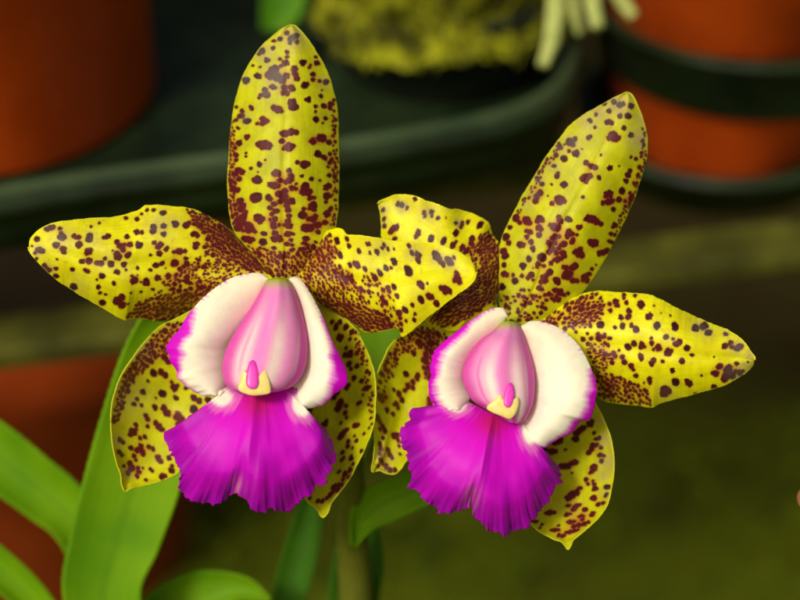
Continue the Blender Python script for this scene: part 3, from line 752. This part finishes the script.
s += parse("""350,300,13;375,310,17;395,325,12;270,290,12;285,297,11;300,325,12;320,320,11;240,335,12;255,330,10;225,365,11;205,365,10;195,300,8;180,300,8;220,300,7;150,355,9;110,340,13;85,285,17;65,335,11;370,350,11;350,350,10;285,385,12;302,392,12;165,410,9;200,415,9;280,415,10;105,380,12;120,390,10;245,415,9""", 485, 230)
s += fill([(500, 292), (540, 296), (575, 292), (550, 310), (530, 322), (508, 322), (499, 310)], .8, 1.9, .18, 25, .3, 1.2, s)
s += fill([(643, 120), (647, 145), (645, 165), (637, 190), (620, 228), (612, 240), (622, 210), (636, 180), (641, 150)], .7, 1.6, .34, 26, 1.3, 1.2, s)
s += fill([(560, 140), (566, 143), (545, 170), (528, 200), (518, 215), (513, 217), (530, 187), (545, 162)], .7, 1.7, .38, 27, 2.1, 1.2, s)
patch('dorsal_sepal', [(508, 338), (502, 322), (499, 300), (499, 270), (500, 245), (504, 231), (511, 217), (521, 197), (530, 183), (538, 169), (548, 153), (560, 137), (572, 123), (584, 114), (600, 105), (616, 96), (626, 92.5)],
      [(520, 338), (535, 325), (555, 314), (572, 303), (583, 292), (597, 273), (611, 249), (623, 225), (633, 203), (640, 183), (646, 163), (648, 143), (645, 125), (640, 109), (634, 97), (630, 93.5), (626, 92.5)],
      [-4, -6, -7, -6, -4], [-4, -2, -1, 0, -1, -4], [-4, -6, -7, -6, -4], sep, F2, 330, 150, .0007,
      wave=lambda u, v, x, y: -.5 * np.exp(-((v - .48) / .03) ** 2) * (1 - u) + .25 * np.sin(y * .05 + 2) + .3 * np.sin(v * 12) * u,
      spots=s, grey=[(617, 104, 14, 1), (598, 112, 12, .9), (638, 138, 12, .9), (643, 120, 9, .7), (586, 122, 11, .8), (572, 142, 9, .9), (560, 150, 8, .8), (554, 168, 9, .7), (535, 195, 8, .6), (528, 205, 6, .6), (540, 180, 8, .7)], jagA=.25, jagB=.25, seed=71)

# ---- right flower: left petal
s = []
E = math.radians(-68)
s = parse("""190,95,12;210,100,15;235,115,12;275,70,10;115,125,13;120,170,11;122,205,14;165,220,20;182,212,14;155,232,13;172,272,16;290,240,16;282,255,15;355,268,16;418,280,16;465,300,14;480,285,10;320,138,13;325,155,9;358,135,11;360,155,8;390,165,10;480,190,11;
510,195,12;505,210,9;540,185,9;430,165,5;480,240,15;512,312,14;505,325,10;560,270,14;555,290,11;530,332,13;542,320,9;600,200,18;595,330,13;610,370,12;565,380,7;570,475,9;455,318,8;590,300,7;575,430,7""", 360, 185, ang=E, rat=1.35)
s += fill([(479, 236), (488, 230), (499, 244), (501, 262), (499, 290), (494, 305), (487, 303), (486, 285), (480, 262)], .9, 1.9, .62, 28, E, 1.5, s, gap=0)
s += fill([(452, 296), (470, 285), (482, 268), (488, 290), (486, 306), (470, 318), (445, 328), (428, 322), (440, 308)], .8, 1.8, .56, 29, -.6, 1.5, s, gap=0)
s += fill([(468, 240), (480, 240), (484, 262), (476, 280), (462, 290), (470, 270)], .7, 1.5, .2, 30, E, 1.5, s)
patch('petal', [(510, 330), (502, 315), (497, 303), (499, 289), (500, 269), (501, 253), (499, 243), (492, 231), (488, 222), (476, 215), (462, 210), (450, 209), (440, 204), (428, 201), (414, 196), (400, 194), (386, 198), (380.5, 200.5), (378, 204)],
      [(510, 338), (495, 322), (482, 318), (470, 322), (458, 330), (448, 331), (440, 328), (426, 322), (416, 312), (405, 298), (398, 285), (392, 270), (386, 255), (381, 238), (381, 225), (380, 213), (378.5, 208), (378, 204)],
      [-3, -8, -8, -5, -4, -4, -6], [-3, -3, -1, -1, -3, -6], [-3, -5, -6, -7, -7, -6], pet, F2, 300, 150, .0008,
      wave=lambda u, v, x, y: 1.1 * np.sin(x * .09) * (.5 - v) * 2 + .5 * np.sin(x * .2) * sm(.4 - v, 0, .4),
      spots=s, grey=[(402, 206, 8, 1), (384, 210, 7, .8), (385, 222, 6, .6), (428, 214, 9, .7), (458, 222, 5, .6), (448, 205, 6, .5)], jagA=.5, jagB=.3, seed=81)

# ---- right flower: right petal
s = parse("""378,82,14;385,100,13;420,65,11;432,88,14;420,47,11;475,52,10;505,98,17;497,90,12;348,95,13;352,128,13;445,130,14;442,158,17;405,162,14;570,103,6;542,160,19;552,150,12;175,192,15;218,182,12;283,160,9;252,205,9;302,198,17;125,218,14;180,235,7;375,212,12;
413,205,16;458,203,13;480,222,15;585,203,18;675,207,18;652,153,6;237,243,7;215,272,12;255,268,12;292,250,13;292,268,13;320,255,13;348,267,13;275,297,7;325,292,9;340,302,11;240,295,10;630,260,17;557,265,9;558,290,12;665,270,10;680,295,15;697,285,15;735,315,18;
440,310,16;470,293,15;508,302,15;520,308,10;590,312,16;600,318,12;567,322,7;640,337,17;655,330,12;760,350,12;272,328,9;303,330,12;325,345,14;320,370,12;368,342,12;375,355,11;395,327,8;412,360,15;422,385,14;503,355,15;508,370,12;558,392,14;567,377,13;613,382,10;
710,380,18;360,388,13;455,405,14;465,420,11;480,453,12;662,428,15;548,472,14;550,488,13;678,485,20;738,485,17;750,495,12;520,490,6;625,530,22;645,530,16;615,545,14;490,505,9;777,545,9;450,490,13;605,140,3""", 540, 285, rat=1.1, ang=1.2)
s += parse("""378,140,16;420,130,19;442,163,16;528,170,11;525,230,14;553,215,15;560,235,12;590,238,18;605,232,12;500,330,15;490,337,11;583,318,11;480,368,14;465,366,9;540,350,20;530,380,18;560,378,18;520,398,15;545,335,12;600,365,15;580,358,12;470,437,13;408,378,6;470,285,4;640,310,5;615,355,9""", 620, 300, rat=1.1)
UPB = [(547, 317), (560, 307), (576, 298), (594, 293), (606, 298), (603, 312), (590, 318), (575, 316), (562, 320), (550, 323)]
s += fill(UPB, .9, 2.1, .52, 31, -.6, 1.3, s, gap=0)
s += fill([(512, 338), (530, 326), (550, 316), (560, 325), (545, 345), (515, 350)], .8, 1.8, .5, 45, 0, 1.3, s)
s += fill([(575, 312), (604, 298), (602, 318), (585, 328), (568, 330), (560, 322)], .7, 1.6, .2, 32, 0, 1.2, s)
s += fill([(586, 345), (600, 340), (614, 362), (600, 374), (592, 372)], .6, 1.6, .28, 33, 0, 1.2, s)
s += fill([(594, 376), (610, 373), (628, 379), (644, 387), (654, 405), (636, 404.5), (615, 402), (600, 397)], .9, 2.1, .48, 34, .8, 1.3, s, gap=0)
patch('petal', [(512, 338), (528, 328), (540, 321), (548, 315), (560, 305), (576, 296), (596, 291), (620, 292), (640, 293), (650, 294.5), (658, 298), (668, 303), (684, 311), (700, 318), (716, 325), (732, 332), (744, 341), (751, 351), (754, 355.5), (754.5, 360)],
      [(512, 350), (545, 362), (570, 375), (585, 388), (597, 397), (604, 401), (612, 403), (620, 404), (636, 406), (652, 408), (660, 404), (680, 398), (692, 395), (704, 392), (724, 386), (740, 377), (748, 371), (752, 367), (754, 364), (754.5, 360)],
      [-4, -6, -4, -1, 0, 1, 1], [-4, 0, 2, 4, 4, 3, 1], [-4, -8, -9, -6, -2, 0, 1], pet, F2, 330, 150, .0008,
      wave=lambda u, v, x, y: .8 * np.sin(x * .06) * (.5 - v) * 2 - .6 * np.exp(-((v - .5) / .08) ** 2) * sm(u, .15, .4) * (1 - sm(u, .85, 1)),
      spots=s, grey=[(739, 376, 9, 1), (730, 372, 8, .7), (737, 347, 8, 1), (750, 355, 6, 1), (746, 366, 8, .8), (700, 328, 9, .7), (708, 332, 7, .7), (726, 334, 5, .8), (668, 338, 8, .4), (665, 392, 9, .4), (657, 325, 7, .4)], jagA=.35, jagB=.35, seed=91)

# ---- right flower: lateral sepals
s = parse("""295,215,17;300,230,13;268,265,14;360,215,14;385,220,12;345,180,11;390,170,13;330,270,13;330,285,17;315,300,12;330,310,13;320,340,13;340,340,13;350,370,12;345,390,14;230,370,17;290,375,15;285,390,13;265,410,15;240,430,15;225,452,14;265,440,12;195,470,14;
210,500,13;180,520,15;190,540,12;165,570,12;105,490,14;115,500,10;128,485,8;170,450,9;165,380,8;135,550,13;180,250,9;180,295,12;150,270,9;135,310,11;130,350,10;110,370,12;100,410,11;90,440,9;125,330,9;190,200,10;210,195,9;250,190,10;220,245,9;260,170,9;310,140,9;
345,500,12;350,520,14;340,545,12""", 360, 300, ang=1.1, rat=1.35)
s += parse("""150,88,15;160,105,11;180,85,8;135,190,15;150,210,12;165,235,14;175,255,11;150,245,10;165,290,11;150,320,12;155,345,11;150,370,11;155,400,12;165,420,11;190,350,13;200,375,12;210,388,10;220,280,13;235,275,12;240,300,11;250,370,9;180,430,14;200,450,12;225,450,11;
400,120,14;400,140,13;395,95,11;245,330,9;140,430,9""", 350, 380, ang=1.1, rat=1.4)
s += fill([(385, 360), (400, 340), (424, 325), (445, 334), (430, 345), (405, 352), (392, 372), (382, 400), (378, 395)], .7, 1.7, .26, 35, 1.0, 1.3, s)
s += fill([(430, 335), (455, 338), (440, 360), (425, 380), (424, 355)], .8, 2.2, .4, 36, 1.2, 1.3, s)
patch('lateral_sepal', [(450, 312), (436, 318), (424, 322.5), (410, 331), (398, 338), (390, 346), (382, 362), (377, 376), (375.5, 390), (375.3, 402), (375, 412), (374, 430), (375, 445), (374, 458), (372, 467), (372, 472)],
      [(492, 335), (478, 365), (462, 385), (450, 400), (440, 415), (430, 428), (422, 440), (415, 450), (408, 459), (404, 464), (400, 470), (394, 474), (386, 473), (380, 470), (376, 471), (372, 472)],
      [-6, -7, -6, -6, -7, -8], [-6, -11, -14, -14, -11, -8], [-6, -8, -8, -8, -8, -8], sep, F2, 260, 160, .0008,
      wave=lambda u, v, x, y: 1.0 * np.exp(-((v - .35) / .10) ** 2) * sm(u, .3, .6) + .4 * np.sin(y * .06), spots=s, grey=[(380, 455, 10, .4), (386, 470, 6, .5)], jagA=.3, jagB=.3, seed=101)
s = parse("""400,200,20;385,215,15;415,190,15;378,245,17;280,262,18;300,255,14;262,308,15;250,305,11;278,308,11;220,295,16;450,170,17;460,155,12;470,215,9;490,243,13;465,278,16;445,312,14;480,275,13;458,295,13;505,288,12;327,298,6;500,325,11;508,355,15;320,382,16;305,382,13;
340,380,15;375,362,16;360,366,13;468,385,16;460,405,13;450,415,9;475,400,10;430,448,14;360,415,7;465,455,9;440,470,11;475,493,13;470,470,9;395,492,12;405,490,10;360,525,19;340,540,16;380,515,16;535,485,13;530,525,12;467,540,15;475,545,10;490,572,11;515,565,9;520,330,8""", 500, 390, ang=-.4, rat=1.2)
s += parse("""340,328,11;380,332,16;368,348,13;395,325,11;425,348,12;250,363,14;235,365,11;266,362,11;335,373,11;350,370,10;410,380,12;400,382,10;412,398,9;460,375,11;465,365,9;355,410,13;345,408,10;370,408,10;395,425,15;370,432,12;420,420,12;440,412,9;275,450,13;262,450,10;290,450,10;
350,460,14;335,462,11;370,455,12;385,450,9;295,475,11;315,480,10;180,408,12;165,405,10;210,423,8;293,427,7;200,440,7""", 500, 440, ang=-.35, rat=1.5)
patch('lateral_sepal', [(565, 350), (580, 375), (590, 392), (597, 406), (604, 420), (610, 436), (613.6, 456), (614, 470), (612, 486), (609, 500), (604, 510), (594, 522), (580, 534), (573, 540), (571, 545), (568, 550)],
      [(512, 380), (513, 400), (514, 420), (515, 440), (516, 455), (517, 470), (518, 485), (520, 500), (524, 513), (531, 524), (540, 532), (552, 538), (561, 541), (564, 544), (566, 547), (568, 550)],
      [-6, -5, -4, -4, -4, -5], [-6, -12, -13, -12, -9, -5], [-8, -12, -12, -10, -6, -5], sep, F2, 280, 170, .0008,
      wave=lambda u, v, x, y: .4 * np.sin(y * .06) + .8 * sm(u, .92, 1), spots=s, grey=[(606, 440, 8, .9), (608, 462, 9, .9), (604, 475, 7, .8), (600, 420, 6, .6), (606, 492, 7, .4)], jagA=.2, jagB=.3, seed=111)

# ------------------------------------------------------------------ lips
MAG = np.array([.63, .0, .62]); PUR = np.array([.26, .0, .36]); CREAM = np.array([.88, .86, .72]); PINK = np.array([.80, .22, .55]); RED = np.array([.50, .008, .19]); WHITE = np.array([.90, .86, .72])
def mixc(a, b, f): return a * (1 - f[..., None]) + b * f[..., None]
def gs(x, y, cx, cy, sx, sy): return np.exp(-((x - cx) / sx) ** 2 - ((y - cy) / sy) ** 2)
def lipcolor(whites, redc, notch):
    def f(x, y, u, v, ed):
        c = np.zeros(x.shape + (3,)) + MAG
        n = np.sin(u * 190 + 3 * np.sin(u * 31) + 3 * v) * .5 + np.sin(u * 77 + v * 6) * .5 + .5 * np.sin(u * 23 + 2 * v)
        c = mixc(c, PUR, np.clip(sm(v, .3, 1) * .5 + .08 * n * v + .16 * np.sin(x * .11 + 2 * np.sin(y * .05)) * np.sin(y * .083 + 1.3) * v + .30 * sm(ed, 16, 2), 0, 1))
        c = mixc(c, np.array([.52, .0, .34]), sm(ed, 2.2, 0) * .5)
        r = gs(x, y, *redc)
        c = mixc(c, RED, np.clip(r * 1.1 + .06 * n * r, 0, 1))
        for wv in whites:
            g = gs(x, y, *wv)
            c = mixc(c, WHITE, np.clip(sm(g + .05 * n, .30, .80), 0, 1))
            c = mixc(c, PINK, np.clip(sm(g + .08 * n, .08, .3) * (1 - sm(g, .35, .6)) * .5, 0, 1))
        g = gs(x, y, *notch) * (.35 + .3 * np.sin(u * 260 + 9 * v))
        c = mixc(c, np.array([.80, .30, .35]), np.clip(g * .8, 0, 1))
        return c
    return f
def lobecolor(spec, side):
    """spec(u)-> width of the magenta margin in px"""
    def f(x, y, u, v, ed):
        c = np.zeros(x.shape + (3,)) + CREAM
        c = mixc(c, np.array([.84, .70, .52]), sm(u, .6, 0) * .6)
        c = mixc(c, np.array([.45, .52, .10]), sm(v, .35, 0) * sm(u, .22, .02) * .9)
        wd = spec(u) + .3 * np.sin(u * 150 + 2 * np.sin(u * 40)) + .6 * np.sin(u * 57 + 1) + .4 * np.sin(u * 233)
        dist = (1 - v) * side
        m_ = sm(wd - dist + 1.2 * np.sin(x * .31) * np.sin(y * .27), -4.0, 4.5) * (wd > 0.3)
        c = mixc(c, np.array([.80, .18, .66]), np.clip(sm(wd - dist, -6, 0) * .5 * (wd > .3), 0, 1))
        c = mixc(c, np.array([.60, .0, .60]), m_)
        return c
    return f

lip1 = patch('lip', [(222, 385), (226, 386), (232, 386), (240, 386), (250, 386), (256, 386), (262, 386), (270, 386), (280, 386), (288, 386), (294, 386)],
      [(215, 388), (213, 399), (209, 410), (197, 413), (184.5, 420), (173, 429.5), (163, 436), (169, 447), (174, 460), (181, 472), (179, 489), (190, 500), (205, 503), (220, 503), (230, 496), (237, 494), (244, 502), (257, 512), (270, 509), (280, 512), (292, 507), (307, 497),
       (320, 485), (329, 472), (335, 457), (334, 445), (329, 435), (320, 424), (310, 421), (301, 419), (302, 410), (304, 402), (304, 392)],
      [3, 4, 5, 4, 3], [6, 12, 17, 12, 6], [2, 5, 10, 8, 12, 8, 10, 5, 2], lipm, F1, 420, 120, .0008,
      wave=lambda u, v, x, y: sm(v, .25, 1) ** 1.5 * (.8 * np.sin(u * 23 + 1 + .8 * v) + .35 * np.sin(u * 61 - 1.5 * v) + .10 * np.sin(u * 137 + 2 * v)) - 3.6 * sm(v, .72, 1) + .35 * np.sin(x * .16 + 1) * np.sin(y * .13) * v + .9 * sm(v, .88, 1) * np.sin(u * 95 + 2 * np.sin(u * 13)) - 1.2 * np.exp(-((u - .47) / .04) ** 2) * sm(v, .6, 1),
      color=lipcolor([(221, 397, 15, 12), (302, 405, 13, 15)], (257, 402, 17, 17), (238, 486, 6, 10)), jagB=.8, frill=1.1, seed=5, vein='v')
lip2 = patch('lip', [(462, 396), (466, 400), (471, 403), (478, 406), (486, 410), (494, 413), (502, 415), (510, 417), (516, 418), (521, 418), (526, 416)],
      [(456, 396), (452, 404), (448, 410), (449, 415), (440, 415), (427, 410), (419, 407), (411, 411), (409, 421), (400, 432), (402, 445), (407, 460), (411, 475), (409, 486), (416, 489), (422, 499), (429, 507), (440, 512), (450, 514), (462, 510), (471, 507), (476, 516), (482, 527), (492, 531), (504, 536),
       (512, 532), (520, 529), (530, 524), (540, 512), (550, 497), (555, 487), (562, 484), (560, 476), (557, 465), (545, 454), (532, 445), (529, 436), (530, 428), (531, 418)],
      [3, 4, 5, 4, 3], [4, 12, 17, 12, 5], [1, 4, 8, 9, 10, 11, 9, 5, 1], lipm, F2, 420, 120, .0008,
      wave=lambda u, v, x, y: sm(v, .25, 1) ** 1.5 * (.5 * np.sin(u * 21 + 2.6 + .8 * v) + .35 * np.sin(u * 57 - 1.5 * v) + .10 * np.sin(u * 131 + 2 * v)) - 3.6 * sm(v, .72, 1) + .35 * np.sin(x * .15 + 2) * np.sin(y * .14) * v + .9 * sm(v, .88, 1) * np.sin(u * 91 + 2 * np.sin(u * 12)) - 1.2 * np.exp(-((u - .53) / .04) ** 2) * sm(v, .6, 1),
      color=lipcolor([(457, 405, 13, 10), (530, 430, 10, 18)], (492, 423, 16, 15), (472, 497, 8, 13)), jagB=.9, frill=1.2, seed=6, vein='v')

def lobe(parent, inner, outer, spec, side, zI, zM, zO, seed, mat=lobem, amp=.5):
    return patch('side_lobe', inner, outer, zI, zM, zO, mat, parent, 260, 90, .0010,
                 wave=lambda u, v, x, y: sm(v, .5, 1) * amp * (.8 * np.sin(u * 17 + seed) + .25 * np.sin(u * 47) + .12 * np.sin(u * 120)) * sm(u, .3, .6),
                 color=lobecolor(spec, side), jagB=.0, seed=seed, vein='v')
def jg(pts, seed, amp, start=.4):
    """fringed margin"""
    r = crv(pts, 160); rng = np.random.RandomState(seed)
    out = []
    for i, p in enumerate(r):
        a = amp * sm(np.array(i / 159), start, start + .15)
        out.append((p[0] + a * rng.uniform(-1, 1), p[1] + a * rng.uniform(-1, 1)))
    return [out[i] for i in range(0, 160, 3)] + [out[-1]]
lobe(lip1, [(268, 280), (266, 288), (262, 298), (252, 312), (242, 326), (234, 340), (228, 352), (226, 370), (226, 384), (220, 394)],
     jg([(269, 278), (260, 273), (245, 274), (227, 280), (206, 295), (191, 311), (179, 329), (166, 346), (170, 355), (170, 362), (177, 370), (177, 377), (183, 384), (194, 392), (206, 397), (213, 396)], 1, .7),
     lambda u: 12 * sm(u, .38, .55) * (1 - sm(u, .66, .80)) + 2 * sm(u, .6, .7) * (1 - sm(u, .85, .95)), 55,
     [5, 4, 3, 3, 4], [6, 9.5, 11, 10, 8], [5, 9, 9, 8, 6], 7)
lobe(lip1, [(288, 281), (292, 290), (297, 303), (299, 318), (301, 335), (301, 350), (299, 366), (294, 380), (292, 392), (297, 402)],
     jg([(290, 277), (297, 277), (304, 283), (311, 294), (323, 317), (332, 340), (341, 358), (346, 370), (347, 382), (341, 390), (335, 394), (328, 401), (320, 406), (308, 409), (303, 406)], 2, .6),
     lambda u: 3 * sm(u, .22, .35) + 9 * sm(u, .42, .62) * (1 - sm(u, .72, .82)) - 2.9 * sm(u, .85, .95), 40,
     [5, 4, 3, 3, 4], [6, 8.5, 10, 9.5, 8], [5, 8, 8, 8, 6], 8)
lobe(lip2, [(507, 318), (504, 326), (494, 336), (482, 346), (474, 356), (468, 368), (467, 384), (470, 398), (464, 408)],
     jg([(508, 315), (503, 308), (490, 309), (474, 318), (457, 331), (441, 344), (433, 353), (430, 368), (431, 376), (428, 386), (431, 400), (438, 408), (445, 411), (452, 411)], 3, .7),
     lambda u: 2 * sm(u, .1, .2) + 7.5 * sm(u, .2, .38) - 3.0 * sm(u, .6, .75) - 4.5 * sm(u, .86, .97), 38,
     [5, 4, 3, 3, 4], [7, 9, 10, 9.5, 8], [6, 8, 8, 8, 6], 9)
lobe(lip2, [(516, 330), (519, 336), (525, 350), (529, 362), (530, 380), (528, 395), (525, 408), (522, 422), (527, 436)],
     jg([(520, 326), (531, 321), (544, 322), (561, 329), (578, 344), (589, 363), (597, 387), (595, 402), (591, 418), (581, 422), (571, 433), (555, 441), (545, 448), (537, 446), (532, 442)], 4, .7),
     lambda u: 7.5 * sm(u, .40, .55) - 3.5 * sm(u, .7, .85), 62,
     [5, 4, 3, 3, 4], [6, 10.5, 13, 12, 9], [5, 9, 10, 9, 6], 10, amp=.35)

# ------------------------------------------------------------------ columns
def column(parent, L, R, zc, flip, stripe):
    """closed waxy body: full oval rings between the left and right outline"""
    nu, nk = 90, 64
    a = crv(L, nu); b = crv(R, nu)
    cx = (a + b) / 2; hw = np.linalg.norm(b - a, axis=1) / 2; ax = (b - a) / (2 * hw[:, None] + 1e-9)
    u = np.linspace(0, 1, nu)
    k = np.linspace(0, 2 * math.pi, nk, endpoint=False)
    uu, kk = np.meshgrid(u, k, indexing='ij')
    w_ = hw[:, None] * np.cos(kk)
    px = cx[:, None, 0] + ax[:, None, 0] * w_; py = cx[:, None, 1] + ax[:, None, 1] * w_
    dep = np.sin(kk)
    ridge = 1 + .03 * np.exp(-(np.cos(kk) / .22) ** 2) - .03 * np.exp(-((np.abs(np.cos(kk)) - .38) / .16) ** 2)
    bulge = np.minimum(1, np.sqrt(np.clip(1 - (np.clip((uu - .62) / .38, 0, 1)) ** 2.6, 0, 1))) * sm(uu, -.25, .25)
    z = np.interp(uu, np.linspace(0, 1, len(zc)), zc) + np.where(dep > 0, 9.5 * ridge, 4.0) * dep * bulge
    lt = np.cos(kk) + 0 * uu
    for gl, gd in ((-.66, .75), (.74, .6)):
        z = z - gd * np.exp(-((lt - gl - .10 * np.sin(uu * 3)) / .045) ** 2) * sm(uu, .2, .5) * (dep > 0)
    W = P(px, py, -z / 1000)
    idx = np.arange(nu * nk).reshape(nu, nk); nx = np.roll(idx, -1, 1)
    F = np.stack([idx[:-1], idx[1:], nx[1:], nx[:-1]], -1).reshape(-1, 4)[:, ::flip].tolist()
    F.append(idx[0].tolist()); F.append(idx[-1][::-1].tolist())
    lat = np.cos(kk) + 0 * uu
    c = np.zeros(px.shape + (3,)) + np.array([.75, .25, .56])
    str1 = stripe
    for off, sg in ((str1 - .36, .17), (str1 + .40, .17)):
        c = mixc(c, np.array([.90, .80, .70]), np.exp(-((lat - off) / sg) ** 2) * sm(uu, .15, .6) * .85)
    c = mixc(c, np.array([.84, .20, .62]), np.exp(-((lat - str1) / .16) ** 2) * sm(uu, .0, .3) * .75)
    c = mixc(c, np.array([.68, .05, .44]), sm(np.abs(lat), .62, .92) * .85)
    c = mixc(c, np.array([.70, .08, .48]), sm(uu, .93, 1.0) * .6)
    c = mixc(c, np.array([.86, .02, .62]), np.exp(-((lat - str1) / .14) ** 2) * sm(uu, .55, .85) * .8)
    for gl in (-.66, .74):
        c = mixc(c, np.array([.90, .62, .72]), np.exp(-((lat - gl - .10 * np.sin(uu * 3) + .07 * np.sign(gl)) / .04) ** 2) * sm(uu, .25, .55) * .6)
        c = mixc(c, np.array([.60, .04, .42]), np.exp(-((lat - gl - .10 * np.sin(uu * 3)) / .035) ** 2) * sm(uu, .25, .55) * .6)
    c = mixc(c, np.array([.36, .46, .02]), sm(uu, .14, .03))
    o = mesh_obj('column', W.reshape(-1, 3), F, colm, parent, {'uu': uu.ravel(), 'vv': kk.ravel() / 3.14}, True, c.reshape(-1, 3))
    return o
capm = plain('anther_cap', (.80, .66, .16), (.86, .74, .30), 500, .35, .2, .0003, .4, .3)
rosm = plain('rostellum', (.72, .03, .50), (.80, .05, .58), 500, .3, .1, .0003, .4, .3)
def blob(name, outline, z, h, mat, parent, n=96, tilt=0.0):
    """pillow shaped solid over a closed outline"""
    p = crv(outline + [outline[0]], n + 1)[:-1]; c = p.mean(0)
    V, F = [], []; y0, y1 = p[:, 1].min(), p[:, 1].max()
    rings = 14
    prof_ = [(math.sin(math.pi * i / rings), math.cos(math.pi * i / rings)) for i in range(rings + 1)]
    for s_, hh in prof_:
        q = c + (p - c) * (s_ ** .55 if s_ > 1e-6 else .001)
        V.append(P(q[:, 0], q[:, 1], -(z + tilt * (q[:, 1] - y0) / (y1 - y0) + h * (hh if hh > 0 else hh * .4)) / 1000))
    V = np.vstack(V)
    for i in range(rings):
        for k in range(n):
            j = (k + 1) % n
            F.append((i * n + k, (i + 1) * n + k, (i + 1) * n + j, i * n + j))
    o = mesh_obj(name, V, F, mat, parent)
    return o
k1 = column(F1, [(274, 278), (267.5, 280), (262, 288), (251, 307), (236, 330), (226, 349), (222, 366), (223.5, 380), (229, 388), (240, 392), (250, 393)],
            [(283, 278), (290, 280.5), (295, 289), (302, 310), (306, 328), (307.5, 342), (307, 358), (303, 374), (293, 386), (280, 391.5), (266, 393)], [4, 5, 6, 8, 9, 9], 1, -.16)
blob('anther_cap', [(243.5, 369), (247.5, 374), (252, 377), (257, 377), (261, 374), (265.5, 369.5), (268.5, 377), (270.5, 386), (270, 393), (262, 395), (252, 395.5), (243, 393), (238, 389), (240, 381)], 17.9, .7, capm, k1)
blob('rostellum', [(249, 362), (252.5, 360), (256, 362), (258, 370), (258.8, 378), (258.5, 384), (256, 388), (252.5, 389), (248.5, 388), (246.2, 384), (246, 378), (247, 370)], 17.3, .55, rosm, k1, tilt=1.9)
k2 = column(F2, [(506, 321), (499.5, 323.5), (493, 331), (480, 340), (468, 356), (462, 373), (465, 388), (472, 400), (484, 408), (496, 414), (508, 422)],
            [(513, 321), (519.5, 324), (524, 333), (528, 346), (532, 360), (534.5, 374), (535, 388), (533.5, 402), (530, 412), (524, 421), (518, 424)], [4, 5, 6, 8, 9, 9], 1, .12)
blob('anther_cap', [(500, 393.5), (503, 398), (507, 401), (511, 401), (514.5, 399), (518, 397), (519, 403), (517, 411), (514, 416), (509, 419), (501, 416), (492, 412.5), (487, 409), (488, 405), (494, 400)], 17.9, .7, capm, k2)
blob('rostellum', [(507.5, 384), (510, 382.5), (512.5, 384.5), (514, 391), (514, 398), (512.8, 403), (510, 407), (507, 407.5), (504, 405), (503.5, 399), (505, 391)], 17.2, .5, rosm, k2, tilt=1.6)
